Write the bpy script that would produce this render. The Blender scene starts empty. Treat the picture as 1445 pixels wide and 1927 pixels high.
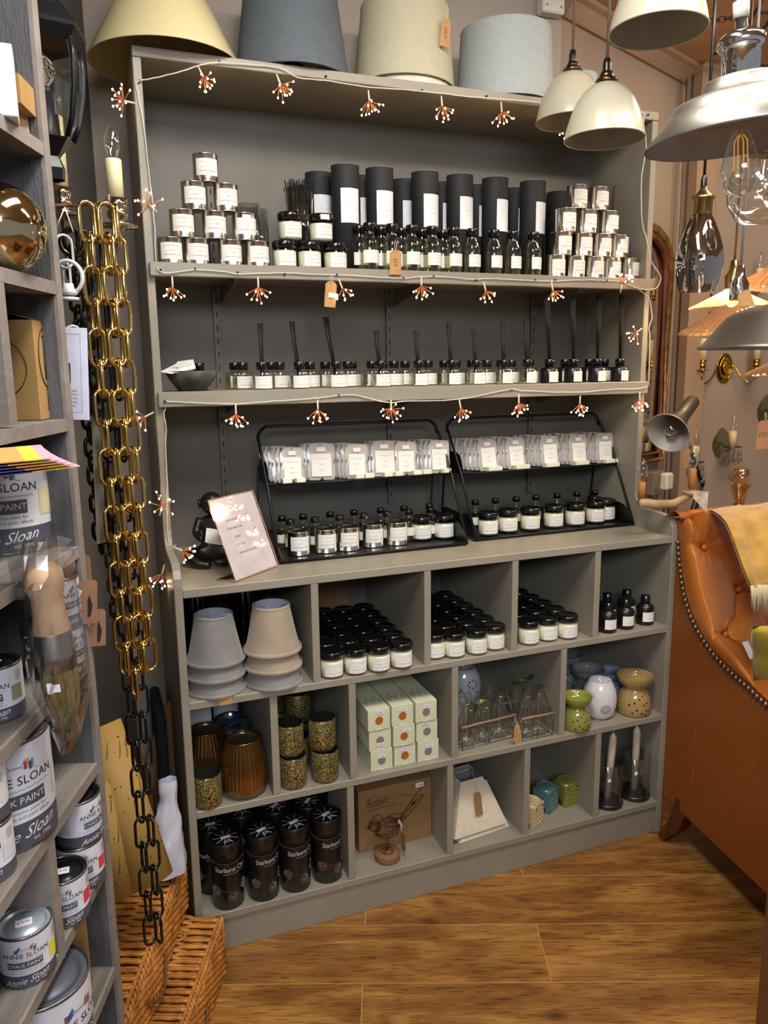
import bpy, bmesh, math, random
from mathutils import Vector, Matrix
pi = math.pi
sin, cos = math.sin, math.cos
S = bpy.context.scene
COL = S.collection
rnd = random.Random(7)

# ---------------------------------------------------------------- camera, light, exposure
cd = bpy.data.cameras.new('camera'); cam = bpy.data.objects.new('camera', cd); COL.objects.link(cam)
cd.sensor_fit = 'VERTICAL'; cd.sensor_height = 24; cd.lens = 18.0889; cd.clip_start = .02
Rv, Uv, Fv = Vector((0.9332,-0.3592,-0.0124)), Vector((0.0776,0.1678,0.9828)), Vector((0.3509,0.918,-0.1845))
Fv.normalize(); Rv = (Rv-Fv*Rv.dot(Fv)).normalized(); Uv = Rv.cross(Fv)
cam.matrix_world = Matrix(((Rv.x, Uv.x, -Fv.x, -0.1406), (Rv.y, Uv.y, -Fv.y, -1.5776), (Rv.z, Uv.z, -Fv.z, 1.3053), (0, 0, 0, 1)))
S.camera = cam
S.view_settings.view_transform = 'Standard'; S.view_settings.look = 'None'
S.view_settings.gamma = 1; S.view_settings.exposure = 0.6; S.view_settings.use_curve_mapping = False
try:
    S.cycles.max_bounces = 8; S.cycles.transparent_max_bounces = 24; S.cycles.use_denoising = True
    S.cycles.caustics_reflective = False; S.cycles.caustics_refractive = False; S.cycles.sample_clamp_indirect = 6
except Exception: pass
wd = bpy.data.worlds.new('shop_surroundings'); S.world = wd; wd.use_nodes = True
wd.node_tree.nodes['Background'].inputs[0].default_value = (.92, .94, 1, 1)
wd.node_tree.nodes['Background'].inputs[1].default_value = .2

def area(name, loc, target, sx, sy, power, col):
    l = bpy.data.lights.new(name, 'AREA'); l.shape = 'RECTANGLE'; l.size = sx; l.size_y = sy; l.energy = power; l.color = col
    o = bpy.data.objects.new(name, l); COL.objects.link(o); o.location = loc
    o.rotation_euler = (Vector(target)-Vector(loc)).to_track_quat('-Z', 'Y').to_euler()
    return o
area('ceiling_panel_light', (.3, -.72, 2.27), (.5, -.35, 0), .22, 1.1, 23, (1, .95, .88))
area('ceiling_strip_light', (1.2, -.85, 2.27), (1.15, -.4, 0), .9, .12, 11, (1, .88, .74))
area('shop_window_daylight', (-.5, -3.0, 2.1), (-.1, -.6, .7), 1.4,   .5, 30, (.84, .91, 1))
area('lamp_display_spot', (1.75, -.1, 2.27), (1.75, .2, .8), .3, .3, 5, (1, .8, .58))

def point(name, loc, power, col, r=.03, parent=None):
    l = bpy.data.lights.new(name, 'POINT'); l.energy = power; l.color = col; l.shadow_soft_size = r
    o = bpy.data.objects.new(name, l); COL.objects.link(o); o.location = loc
    return o

# ---------------------------------------------------------------- materials
def lin(h):
    h = h.lstrip('#'); c = [int(h[i:i+2], 16)/255 for i in (0, 2, 4)]
    return tuple(((x+.055)/1.055)**2.4 if x > .04045 else x/12.92 for x in c)+(1,)
def M(name, hexc, rough=.5, metal=0, noise=None, bump=None, coat=0, emit=0, stretch=None, hex2=None, spec=.5, sheen=0, sss=0, alpha=1):
    m = bpy.data.materials.new(name); m.use_nodes = True; nt = m.node_tree; b = nt.nodes['Principled BSDF']
    c = lin(hexc); b.inputs['Base Color'].default_value = c; b.inputs['Roughness'].default_value = rough; b.inputs['Metallic'].default_value = metal
    b.inputs['Specular IOR Level'].default_value = spec
    if coat: b.inputs['Coat Weight'].default_value = coat
    if sheen: b.inputs['Sheen Weight'].default_value = sheen
    if sss: b.inputs['Subsurface Weight'].default_value = sss; b.inputs['Subsurface Scale'].default_value = .005
    if emit: b.inputs['Emission Color'].default_value = c; b.inputs['Emission Strength'].default_value = emit
    if alpha < 1: b.inputs['Alpha'].default_value = alpha
    tc = nt.nodes.new('ShaderNodeTexCoord'); mp = nt.nodes.new('ShaderNodeMapping'); nt.links.new(tc.outputs['Object'], mp.inputs[0])
    if stretch: mp.inputs['Scale'].default_value = stretch
    if noise is None: noise = (30, .06)
    n = nt.nodes.new('ShaderNodeTexNoise'); n.inputs['Scale'].default_value = noise[0]; n.inputs['Detail'].default_value = 5
    nt.links.new(mp.outputs[0], n.inputs['Vector'])
    r = nt.nodes.new('ShaderNodeValToRGB'); k = noise[1]
    c2 = lin(hex2) if hex2 else tuple(max(0, x*(1-2*k)) for x in c[:3])+(1,)
    r.color_ramp.elements[0].position = .3; r.color_ramp.elements[1].position = .7
    r.color_ramp.elements[0].color = c2; r.color_ramp.elements[1].color = tuple(min(1, x*(1+k)) for x in c[:3])+(1,)
    nt.links.new(n.outputs['Fac'], r.inputs[0]); nt.links.new(r.outputs[0], b.inputs['Base Color'])
    if bump:
        n2 = nt.nodes.new('ShaderNodeTexNoise'); n2.inputs['Scale'].default_value = bump[0]; n2.inputs['Detail'].default_value = 4
        nt.links.new(mp.outputs[0], n2.inputs['Vector'])
        bp = nt.nodes.new('ShaderNodeBump'); bp.inputs['Strength'].default_value = bump[1]; bp.inputs['Distance'].default_value = .002
        nt.links.new(n2.outputs['Fac'], bp.inputs['Height']); nt.links.new(bp.outputs[0], b.inputs['Normal'])
    return m
def GL(name, hexc, k=.22, rough=.02, gl='#ffffff', base=.04):
    """thin clear or tinted glass: see-through with a mirror sheen towards its edges"""
    m = bpy.data.materials.new(name); m.use_nodes = True; nt = m.node_tree; nt.nodes.clear()
    o = nt.nodes.new('ShaderNodeOutputMaterial'); t = nt.nodes.new('ShaderNodeBsdfTransparent'); g = nt.nodes.new('ShaderNodeBsdfGlossy')
    t.inputs[0].default_value = lin(hexc); g.inputs['Color'].default_value = lin(gl); g.inputs['Roughness'].default_value = rough
    lw = nt.nodes.new('ShaderNodeLayerWeight'); lw.inputs[0].default_value = k
    mr = nt.nodes.new('ShaderNodeMapRange'); mr.inputs[3].default_value = base; mr.inputs[4].default_value = .9
    nt.links.new(lw.outputs['Facing'], mr.inputs[0])
    mx = nt.nodes.new('ShaderNodeMixShader'); nt.links.new(mr.outputs[0], mx.inputs[0])
    nt.links.new(t.outputs[0], mx.inputs[1]); nt.links.new(g.outputs[0], mx.inputs[2]); nt.links.new(mx.outputs[0], o.inputs[0])
    return m
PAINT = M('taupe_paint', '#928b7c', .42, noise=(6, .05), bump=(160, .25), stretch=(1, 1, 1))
PAINT_SHADED = M('taupe_paint_shaded', '#6c675e', .5, noise=(5, .06), bump=(120, .3))  # unit paint darkened for the back panel, with recess shade put into it
WALLM = M('taupe_wall_paint', '#a3968a', .75, noise=(2.5, .06), bump=(45, .5))
WALLW = M('brown_wall_paint', '#9f8d79', .75, noise=(2.0, .06), bump=(35, .5), hex2='#8f7d6f')
WALLG = M('grey_block_wall_paint', '#5c5852', .8, noise=(3, .1), bump=(40, .8))
CEILM = M('aged_ceiling_paint', '#bc9c78', .8, noise=(4, .1), bump=(30, .7))
TRIMM = M('cornice_paint', '#9c8168', .7, noise=(5, .08))
STEEL = M('brushed_tin', '#d9d4cc', .22, 1, noise=(3, .1), stretch=(1, 1, 90))
NICKEL = M('brushed_nickel', '#a8a49b', .42, 1, noise=(8, .05), stretch=(40, 40, 1))
CHROME = M('chrome', '#dcdcdc', .1, 1)
LABEL = M('paper_label', '#e9e5dd', .7, noise=(50, .02))
INK = M('grey_print', '#5c5a58', .8)
INKD = M('dark_print', '#1d1c1d', .7)
WAX = M('cream_wax', '#efecd4', .45, noise=(12, .04))
LIDB = M('black_lid', '#0d0d0e', .18, coat=.4)
CARD = M('black_card_tube', '#201f20', .7, noise=(150, .15), bump=(300, .3))
CARDL = M('grey_tube_rim', '#8a8884', .5)
BLKG = GL('smoked_black_glass', '#0a0807', .15, base=.06)
CLEAR = GL('clear_glass', '#fafbf9', .3, base=.05)
CLEARG = GL('greenish_glass', '#fafbf5', .15)
OIL = GL('pale_oil', '#fbfbee', .08, base=.01)
OIL2 = GL('olive_oil', '#eeedc0', .08, base=.01)
KRAFT = M('kraft_card', '#b98d58', .8, noise=(60, .08), bump=(120, .2))
KRAFTD = M('brown_cardboard', '#8f6c43', .8, noise=(20, .08), bump=(120, .2))
BLKM = M('black_metal', '#17171a', .38, .3, noise=(20, .2))
BLKP = M('black_plastic', '#121214', .3)
REED = M('black_reed', '#0b0b0c', .6)
COPPER = M('copper_wire', '#e58a55', .35, .1)
BULBE = M('warm_led', '#ffdca8', .3, emit=26)
CABLE = M('clear_white_cable', '#d9d2c4', .35)
GOLD = M('polished_brass', '#d9bb74', .16, 1, noise=(20, .1))
BRASS = M('aged_brass', '#9d8a5c', .28, 1, noise=(12, .15))
ABRASS = M('antique_brass', '#75684c', .3, 1, noise=(12, .15))
WHITE = M('white_paper', '#eceaea', .6)
PWHITE = M('white_plastic', '#d9d3c6', .35)
STRING = M('cotton_string', '#e3ddd0', .8)
CREAMP = M('cream_candle_sleeve', '#e6dcae', .5)
STICK = M('price_sticker', '#e6e2ec', .5)

# ---------------------------------------------------------------- mesh building
_tc = {}
def text_geo(s, size):
    k = (s, size)
    if k not in _tc:
        c = bpy.data.curves.new('t', 'FONT'); c.body = s; c.size = size; c.align_x = 'CENTER'; c.align_y = 'CENTER'; c.resolution_u = 2
        o = bpy.data.objects.new('t', c); me = bpy.data.meshes.new_from_object(o)
        _tc[k] = ([tuple(v.co) for v in me.vertices], [tuple(p.vertices) for p in me.polygons])
        bpy.data.objects.remove(o); bpy.data.curves.remove(c); bpy.data.meshes.remove(me)
    return _tc[k]
def V(*a): return Vector(a)
class MB:
    def __init__(s): s.v = []; s.f = []; s.m = []; s.s = []; s.mats = []; s.X = Matrix.Identity(4)
    def mi(s, mat):
        if mat not in s.mats: s.mats.append(mat)
        return s.mats.index(mat)
    def add(s, vs, fs, mat, smooth=False):
        b = len(s.v); s.v += [tuple(s.X @ Vector(v)) for v in vs]; k = s.mi(mat)
        for f in fs: s.f.append(tuple(i+b for i in f)); s.m.append(k); s.s.append(smooth)
        return s
    def box(s, x0, x1, y0, y1, z0, z1, mat):
        vs = [(x, y, z) for x in (x0, x1) for y in (y0, y1) for z in (z0, z1)]
        return s.add(vs, [(0, 1, 3, 2), (4, 6, 7, 5), (0, 4, 5, 1), (2, 3, 7, 6), (0, 2, 6, 4), (1, 5, 7, 3)], mat)
    def lathe(s, prof, mat, n=24, c=(0, 0, 0), smooth=True, a0=0, a1=2*pi, wob=None):
        full = abs(a1-a0-2*pi) < 1e-6; k = n if full else n+1; vs = []
        for (r, z) in prof:
            for i in range(k):
                a = a0+(a1-a0)*i/n; rr = r*(wob(a, z) if wob else 1)
                vs.append((c[0]+rr*cos(a), c[1]+rr*sin(a), c[2]+z))
        fs = []
        for j in range(len(prof)-1):
            for i in range(n):
                i2 = (i+1) % k if full else i+1
                fs.append((j*k+i, j*k+i2, (j+1)*k+i2, (j+1)*k+i))
        return s.add(vs, fs, mat, smooth)
    def cyl(s, r, z0, z1, mat, n=24, c=(0, 0, 0), bev=0):
        p = [(0, z0), (r-bev, z0), (r-bev, z0), (r, z0+bev), (r, z0+bev), (r, z1-bev), (r, z1-bev), (r-bev, z1), (r-bev, z1), (0, z1)]
        return s.lathe(p, mat, n, c)
    def tube(s, pts, r, mat, n=6, closed=False, cap=True, smooth=True):
        P = [Vector(p) for p in pts]; L = len(P); rs = r if isinstance(r, (list, tuple)) else [r]*L; vs = []; up = None
        for i in range(L):
            t = (P[(i+1) % L]-P[i-1]) if closed else (P[min(i+1, L-1)]-P[max(i-1, 0)])
            if t.length < 1e-9: t = Vector((0, 0, 1))
            t.normalize()
            if up is None: up = t.orthogonal().normalized()
            up = up-t*up.dot(t)
            up = up.normalized() if up.length > 1e-6 else t.orthogonal().normalized()
            w = t.cross(up)
            for k in range(n):
                a = 2*pi*k/n; vs.append(tuple(P[i]+(up*cos(a)+w*sin(a))*rs[i]))
        fs = []
        for i in range(L if closed else L-1):
            j = (i+1) % L
            for k in range(n): fs.append((i*n+k, i*n+(k+1) % n, j*n+(k+1) % n, j*n+k))
        if cap and not closed: fs += [tuple(range(n-1, -1, -1)), tuple((L-1)*n+k for k in range(n))]
        return s.add(vs, fs, mat, smooth)
    def grid(s, fn, nu, nv, mat, smooth=True):
        vs = [tuple(fn(i/nu, j/nv)) for j in range(nv+1) for i in range(nu+1)]
        fs = [(j*(nu+1)+i, j*(nu+1)+i+1, (j+1)*(nu+1)+i+1, (j+1)*(nu+1)+i) for j in range(nv) for i in range(nu)]
        return s.add(vs, fs, mat, smooth)
    def prism(s, poly, d0, d1, axis, mat):
        """polygon in the plane across axis ('x': (y,z), 'y': (x,z), 'z': (x,y)) pushed from d0 to d1"""
        def p(a, b, d): return {'x': (d, a, b), 'y': (a, d, b), 'z': (a, b, d)}[axis]
        n = len(poly); vs = [p(a, b, d0) for a, b in poly]+[p(a, b, d1) for a, b in poly]
        fs = [tuple(range(n)), tuple(range(2*n-1, n-1, -1))]+[(i, (i+1) % n, n+(i+1) % n, n+i) for i in range(n)]
        return s.add(vs, fs, mat)
    def sphere(s, c, r, mat, n=10, sc=(1, 1, 1)):
        vs = []; fs = []
        for j in range(n+1):
            t = pi*j/n
            for i in range(2*n):
                a = pi*i/n; vs.append((c[0]+r*sc[0]*sin(t)*cos(a), c[1]+r*sc[1]*sin(t)*sin(a), c[2]+r*sc[2]*cos(t)))
        for j in range(n):
            for i in range(2*n): fs.append((j*2*n+i, j*2*n+(i+1) % (2*n), (j+1)*2*n+(i+1) % (2*n), (j+1)*2*n+i))
        return s.add(vs, fs, mat, True)
    def text(s, t, size, fn, mat, stretch=1):
        v, f = text_geo(t, size)
        return s.add([tuple(fn(a*stretch, b)) for a, b, _ in v], f, mat)
    def curved(s, r, w, h, zc, mat, phi=0, n=10):
        return s.grid(lambda u, v: (r*sin((u-.5)*w/r+phi), -r*cos((u-.5)*w/r+phi), zc+(v-.5)*h), n, 1, mat)
    def ctext(s, t, size, r, z, mat, phi=0, stretch=1):
        return s.text(t, size, lambda a, b: (r*sin(a/r+phi), -r*cos(a/r+phi), z+b), mat, stretch)
    def mesh(s, name, bevel=0, seg=1):
        me = bpy.data.meshes.new(name); me.from_pydata(s.v, [], s.f)
        for m in s.mats: me.materials.append(m)
        me.polygons.foreach_set('material_index', s.m); me.polygons.foreach_set('use_smooth', s.s)
        bm = bmesh.new(); bm.from_mesh(me)
        bmesh.ops.remove_doubles(bm, verts=bm.verts, dist=1e-7)
        bmesh.ops.recalc_face_normals(bm, faces=bm.faces)
        if bevel:
            es = [e for e in bm.edges if len(e.link_faces) == 2 and e.calc_face_angle(0) > .6]
            bmesh.ops.bevel(bm, geom=es, offset=bevel, segments=seg, affect='EDGES', clamp_overlap=True)
        bm.to_mesh(me); bm.free(); me.update(); return me
def link(name, data, parent=None):
    o = bpy.data.objects.new(name, data); COL.objects.link(o)
    if parent: o.parent = parent
    return o
def tag(o, label=None, cat=None, group=None, kind=None):
    if label: o['label'] = label
    if cat: o['category'] = cat
    if group: o['group'] = group
    if kind: o['kind'] = kind
    return o
def thing(name, label, cat, loc=(0, 0, 0), rz=0, group=None, rot=None):
    o = link(name, None); o.location = loc; o.rotation_euler = rot if rot else (0, 0, rz); o.empty_display_size = .02
    return tag(o, label, cat, group)
def obj(name, mb, parent=None, bevel=0, label=None, seg=1):
    o = link(name, mb.mesh(name, bevel, seg), parent)
    if label: o['label'] = label
    return o
def struct(name, mb, bevel=0):
    o = obj(name, mb, None, bevel); o['kind'] = 'structure'; return o
class Proto:
    """one kind of thing: its parts are meshed once, then copied for every instance"""
    def __init__(s, name, cat): s.name = name; s.cat = cat; s.parts = []
    def part(s, name, mb, bevel=0, subs=(), label=None):
        s.parts.append((name, mb.mesh(name, bevel), [(n, b.mesh(n)) for n, b in subs], label)); return s
    def put(s, loc, label, group=None, rz=0, rot=None, scale=1):
        if len(s.parts) == 1 and not s.parts[0][2]:
            o = link(s.name, s.parts[0][1]); tag(o, label, s.cat, group)
        else:
            o = thing(s.name, label, s.cat, group=group)
            for n, me, subs, lb in s.parts:
                c = link(n, me, o)
                if lb: c['label'] = lb
                for n2, m2 in subs: link(n2, m2, c)
        o.location = loc; o.rotation_euler = rot if rot else (0, 0, rz)
        o.scale = (scale,)*3 if not isinstance(scale, tuple) else scale
        return o
ORD = ['first', 'second', 'third', 'fourth', 'fifth', 'sixth', 'seventh', 'eighth', 'ninth', 'tenth', 'eleventh', 'twelfth', 'thirteenth', 'fourteenth', 'fifteenth', 'sixteenth', 'seventeenth', 'eighteenth', 'nineteenth', 'twentieth']


# ---------------------------------------------------------------- the room
def planks():
    m = bpy.data.materials.new('oak_laminate_planks'); m.use_nodes = True; nt = m.node_tree; b = nt.nodes['Principled BSDF']; N = nt.nodes.new; L = nt.links.new
    tc = N('ShaderNodeTexCoord'); mp = N('ShaderNodeMapping'); mp.vector_type = 'TEXTURE'
    mp.inputs['Rotation'].default_value = (0, 0, math.radians(-21.3)); mp.inputs['Location'].default_value = (.7647, -.188, 0)
    L(tc.outputs['Object'], mp.inputs[0])
    br = N('ShaderNodeTexBrick'); br.offset = .37; br.squash = 1
    for k, v in (('Scale', 1), ('Mortar Size', .0012), ('Mortar Smooth', .2), ('Bias', 0), ('Brick Width', 1.1), ('Row Height', .176)): br.inputs[k].default_value = v
    br.inputs['Color1'].default_value = (0, 0, 0, 1); br.inputs['Color2'].default_value = (1, 1, 1, 1); br.inputs['Mortar'].default_value = (.5, .5, .5, 1)
    L(mp.outputs[0], br.inputs[0])
    rr = N('ShaderNodeVectorMath'); rr.operation = 'MULTIPLY_ADD'; rr.inputs[1].default_value = (3, 7, 1); L(br.outputs['Color'], rr.inputs[0]); L(mp.outputs[0], rr.inputs[2])
    def noise(sc, scale, det=6, dist=0):
        q = N('ShaderNodeMapping'); q.inputs['Scale'].default_value = sc; L(rr.outputs[0], q.inputs[0])
        n = N('ShaderNodeTexNoise'); n.inputs['Scale'].default_value = scale; n.inputs['Detail'].default_value = det; n.inputs['Distortion'].default_value = dist; L(q.outputs[0], n.inputs['Vector']); return n
    g = noise((1, 4.5, 1), 3.6, 10, 1.2); g2 = noise((1, 12, 1), 22, 10, .5); g3 = noise((1, 1.8, 1), 4.2, 5, .8)
    r1 = N('ShaderNodeValToRGB'); e = r1.color_ramp.elements
    e[0].position = .25; e[0].color = lin('#7a5226'); e[1].position = .75; e[1].color = lin('#c6964f')
    x = e.new(.45); x.color = lin('#966733'); x = e.new(.58); x.color = lin('#ae7e3f')
    L(g.outputs['Fac'], r1.inputs[0])
    r2 = N('ShaderNodeValToRGB'); r2.color_ramp.elements[0].position = .34; r2.color_ramp.elements[0].color = (.45, .38, .32, 1); r2.color_ramp.elements[1].position = .5; r2.color_ramp.elements[1].color = (1, 1, 1, 1)
    L(g2.outputs['Fac'], r2.inputs[0])
    mx = N('ShaderNodeMix'); mx.data_type = 'RGBA'; mx.blend_type = 'MULTIPLY'; mx.inputs[0].default_value = .95; L(r1.outputs[0], mx.inputs[6]); L(r2.outputs[0], mx.inputs[7])
    r3_ = N('ShaderNodeValToRGB'); r3_.color_ramp.elements[0].position = .3; r3_.color_ramp.elements[0].color = (.74, .66, .58, 1); r3_.color_ramp.elements[1].position = .62; r3_.color_ramp.elements[1].color = (1.0, 1.0, 1.0, 1); L(g3.outputs['Fac'], r3_.inputs[0])
    mx2 = N('ShaderNodeMix'); mx2.data_type = 'RGBA'; mx2.blend_type = 'MULTIPLY'; mx2.inputs[0].default_value = 1; L(mx.outputs[2], mx2.inputs[6]); L(r3_.outputs[0], mx2.inputs[7])
    # knots
    q = N('ShaderNodeMapping'); q.inputs['Scale'].default_value = (1, 2.4, 1); L(rr.outputs[0], q.inputs[0])
    vo = N('ShaderNodeTexVoronoi'); vo.inputs['Scale'].default_value = 3.1; L(q.outputs[0], vo.inputs[0])
    rk_ = N('ShaderNodeValToRGB'); rk_.color_ramp.elements[0].position = .015; rk_.color_ramp.elements[0].color = (.22, .15, .1, 1); rk_.color_ramp.elements[1].position = .12; rk_.color_ramp.elements[1].color = (1, 1, 1, 1); L(vo.outputs['Distance'], rk_.inputs[0])
    mx3 = N('ShaderNodeMix'); mx3.data_type = 'RGBA'; mx3.blend_type = 'MULTIPLY'; mx3.inputs[0].default_value = .8; L(mx2.outputs[2], mx3.inputs[6]); L(rk_.outputs[0], mx3.inputs[7])
    mx4 = N('ShaderNodeMix'); mx4.data_type = 'RGBA'; L(br.outputs['Fac'], mx4.inputs[0]); L(mx3.outputs[2], mx4.inputs[6]); mx4.inputs[7].default_value = lin('#b98f55')
    L(mx4.outputs[2], b.inputs['Base Color']); b.inputs['Roughness'].default_value = .38
    bp = N('ShaderNodeBump'); bp.inputs['Strength'].default_value = .25; bp.inputs['Distance'].default_value = .002; L(g2.outputs['Fac'], bp.inputs['Height']); L(bp.outputs[0], b.inputs['Normal'])
    return m
FLOORM = planks()
mb = MB(); mb.box(-1.6, 4.2, -3.6, 2.4, -.05, 0, FLOORM); struct('floor', mb)
mb = MB(); mb.box(-1.6, 4.2, -3.6, 2.4, 2.3, 2.36, CEILM); struct('ceiling', mb)
def wall_seg(a, b, th, z1, mat):
    a, b = Vector(a), Vector(b); d = (b-a).normalized(); n = Vector((-d.y, d.x))
    m = MB(); q = [a, b, b+n*th, a+n*th]; m.prism([tuple(p) for p in q], 0, z1, 'z', mat); return m
struct('wall_back', wall_seg((-.0767, .43), (1.17, .43), .08, 2.3, WALLM))
struct('wall_right', wall_seg((1.17, .43), (1.87, .735), .08, 2.3, WALLW))
FA = math.radians(100); far_d = Vector((sin(FA), cos(FA)))
struct('wall_far', wall_seg((1.87, .735), (1.87+2.4*far_d.x, .735+2.4*far_d.y), .08, 2.3, WALLW))
LA = math.radians(20)
struct('wall_left', wall_seg((-.0767-1.7*sin(LA), .43-1.7*cos(LA)), (-.0767, .43), .08, 2.3, WALLG))
# cornice along the slanted wall, pipe boxing and cables at its far end
mb = MB(); a = Vector((1.17, .43)); b_ = Vector((1.87, .735)); d = (b_-a).normalized(); n = Vector((d.y, -d.x))
pr = [(0, 0), (.05, 0), (.05, -.012), (.035, -.018), (.02, -.045), (.012, -.055), (0, -.055)]
vs = []
for e in (a, b_): vs += [(e.x+n.x*p, e.y+n.y*p, 2.3+q) for p, q in pr]
k = len(pr); mb.add(vs, [tuple(range(k)), tuple(range(2*k-1, k-1, -1))]+[(i, (i+1) % k, k+(i+1) % k, k+i) for i in range(k)], TRIMM); struct('trim_1', mb)
mb = MB(); c0 = Vector((1.87, .735)); mb.box(c0.x+.01, c0.x+.10, c0.y-.085, c0.y-.02, 0, 2.3, TRIMM); struct('trim_2', mb, .012)
mb = MB(); mb.tube([(c0.x-.03, c0.y-.045, 2.25), (c0.x-.028, c0.y-.05, 1.7), (c0.x-.03, c0.y-.05, 1.2), (c0.x-.035, c0.y-.05, .5)], .004, M('brown_cable', '#6d5138', .6))
mb.tube([(c0.x-.05, c0.y-.05, 2.25), (c0.x-.046, c0.y-.056, 1.8), (c0.x-.05, c0.y-.056, 1.3), (c0.x-.075, c0.y-.062, 1.05), (c0.x-.08, c0.y-.062, .7)], .003, M('taupe_cable', '#8d7866', .6))
tag(obj('wall_cable', mb), 'pair of thin cables running down the wall corner right of the display unit', 'cable')

# ---------------------------------------------------------------- the painted display unit
W, T, SB, DB, ZT = 1.29, .017, .157, .419, 1.9375
Z1, Z2, ZW, R1, R2, R3 = 1.525, 1.2585, .86, .612, .3583, .0983
unit = thing('display_unit', 'tall taupe-painted open display unit with two upper shelves and pigeonholes below', 'shelving')
prof = [(0, 0), (DB, 0), (DB, ZT-.02), (SB, ZT-.02), (SB, .955), (.153, .938), (.142, .924), (.122, .916), (.095, .9135), (.055, .9125), (.03, .909), (.012, .899), (.002, .883), (0, .865)]
for x0 in (0, W-T):
    mb = MB(); mb.prism(prof, x0, x0+T, 'x', PAINT); obj('side_panel', mb, unit, .0015)
mb = MB(); mb.box(T, W-T, DB-.006, DB, .02, ZT-.02, PAINT_SHADED); obj('back_panel', mb, unit)
mb = MB(); mb.box(0, W, SB-.002, DB, ZT-.02, ZT, PAINT); obj('top_board', mb, unit, .0015)
for z, h in ((Z1, .028), (Z2, .032)):
    mb = MB(); mb.box(T, W-T, .152, DB-.006, z-.016, z, PAINT); sh = obj('shelf', mb, unit)
    mb = MB(); mb.box(.006, W-.006, .138, .1565, z-h, z, PAINT); obj('shelf_lip', mb, sh, .0015)
mb = MB(); mb.box(T, W-T, .0, DB-.006, ZW-.019, ZW, PAINT); obj('worktop', mb, unit, .0015)
for z in (R1, R2, R3):
    mb = MB(); mb.box(T, W-T, .0, DB-.006, z-.017, z, PAINT); obj('shelf', mb, unit, .0012)
mb = MB(); mb.box(T, W-T, .006, .02, 0, R3-.017, PAINT); obj('plinth', mb, unit, .001)
DV = {R1: ([0.2977,0.569,0.8026,1.0424], ZW-.019), R2: ([0.1966,0.3795,0.6413,0.9498], R1-.017), R3: ([0.37,0.6296,0.849,1.067], R2-.017)}
for z, (xs, zt) in DV.items():
    for x in xs:
        mb = MB(); mb.box(x-.0085, x+.0085, .001, DB-.006, z, zt, PAINT); obj('divider', mb, unit, .001)
UPR = M('slotted_grey_metal', '#6e6761', .5, .2)
for x in ([0.1807,0.6381,1.085]):
    mb = MB(); mb.box(x-.008, x+.008, DB-.018, DB-.0065, .93, 1.79, UPR)
    z = .95
    while z < 1.77: mb.box(x-.0015, x+.0015, DB-.0186, DB-.0178, z, z+.014, INKD); z += .032
    obj('slotted_upright', mb, unit)
    for z in (Z1-.017, Z2-.017):
        mb = MB(); mb.prism([(DB-.02, z-.045), (.2, z-.016), (.185, z-.001), (DB-.02, z-.001)], x+.01, x+.013, 'x', UPR); obj('shelf_bracket', mb, unit)
mb = MB(); q = (1.272,0.1799,1.8422)
SAWM = M('worn_brown_mark', '#7a5c42', .6)
mb = MB(); mb.prism([(.30, 1.79), (.31, 1.79), (.312, 1.70), (.306, 1.692), (.302, 1.70)], W-T-.0012, W-T-.0002, 'x', SAWM); obj('scuff_mark', mb, unit)


# ---------------------------------------------------------------- candles, bottles and diffusers
def paper_label(r, w, h, zc, lines, phi=0):
    mb = MB(); mb.curved(r, w, h, zc, LABEL, phi); dz = {0: .29, 1: .02, 2: -.24, 3: -.41}
    for i, (t, s) in enumerate(lines):
        if t: mb.ctext(t, s*h, r+.0003, zc+dz[i]*h, INK, phi, 1.0)
    return mb
def tin_proto(mid, sticker=False):
    p = Proto('tin_candle', 'candle'); r, h = .0265, .0575
    mb = MB(); mb.lathe([(0, .0012), (r, 0), (r+.0008, .0008), (r, .002), (r, h-.002), (r+.0009, h-.001), (r, h), (r-.0015, h-.0004), (r-.0022, h-.003), (0, h-.003)], STEEL, 32); p.part('tin', mb)
    p.part('label', paper_label(r+.0003, .052, .034, .029, [('L A  A P O T H E C A R Y', .085), (mid, .075), ('LUXURY SCENTED CANDLE', .085), ('150g', .06)], .12))
    if sticker: mb = MB(); mb.curved(r+.0006, .02, .011, .047, STICK, .05, 5); p.part('price_sticker', mb)
    return p
TIN = [tin_proto('FIG TREE'), tin_proto('OAK MOSS'), tin_proto('SEA BREEZE'), tin_proto('AMBER')]
TINS = tin_proto('AMBER', True)
def jar_proto(mid, sticker=False):
    p = Proto('jar_candle', 'candle'); r = .027
    mb = MB(); mb.lathe([(0, .0), (r-.002, 0), (r, .003), (r, .042), (r-.003, .046), (r-.003, .048)], CLEARG, 28); p.part('glass_jar', mb)
    mb = MB(); mb.lathe([(0, .004), (r-.0022, .004), (r-.0012, .007), (r-.0012, .040), (0, .0405)], WAX, 28); p.part('wax', mb)
    mb = MB(); mb.lathe([(r-.002, .046), (r+.0008, .046), (r+.0008, .0595), (r-.001, .0615), (r-.004, .0618), (r-.0055, .0605), (0, .0605)], LIDB, 32); p.part('lid', mb)
    p.part('label', paper_label(r+.0004, .045, .030, .022, [('L A  A P O T H E C A R Y', .085), (mid, .075), ('LUXURY SCENTED CANDLE', .085), ('180g', .06)], .1))
    if sticker: mb = MB(); mb.curved(r+.0012, .022, .011, .053, STICK, .1, 5); p.part('price_sticker', mb)
    return p
JAR = [jar_proto('WHITE TEA'), jar_proto('LAVENDER & CHAMOMILE'), jar_proto('FIG TREE')]; JARS = jar_proto('AMBER', True)
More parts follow.
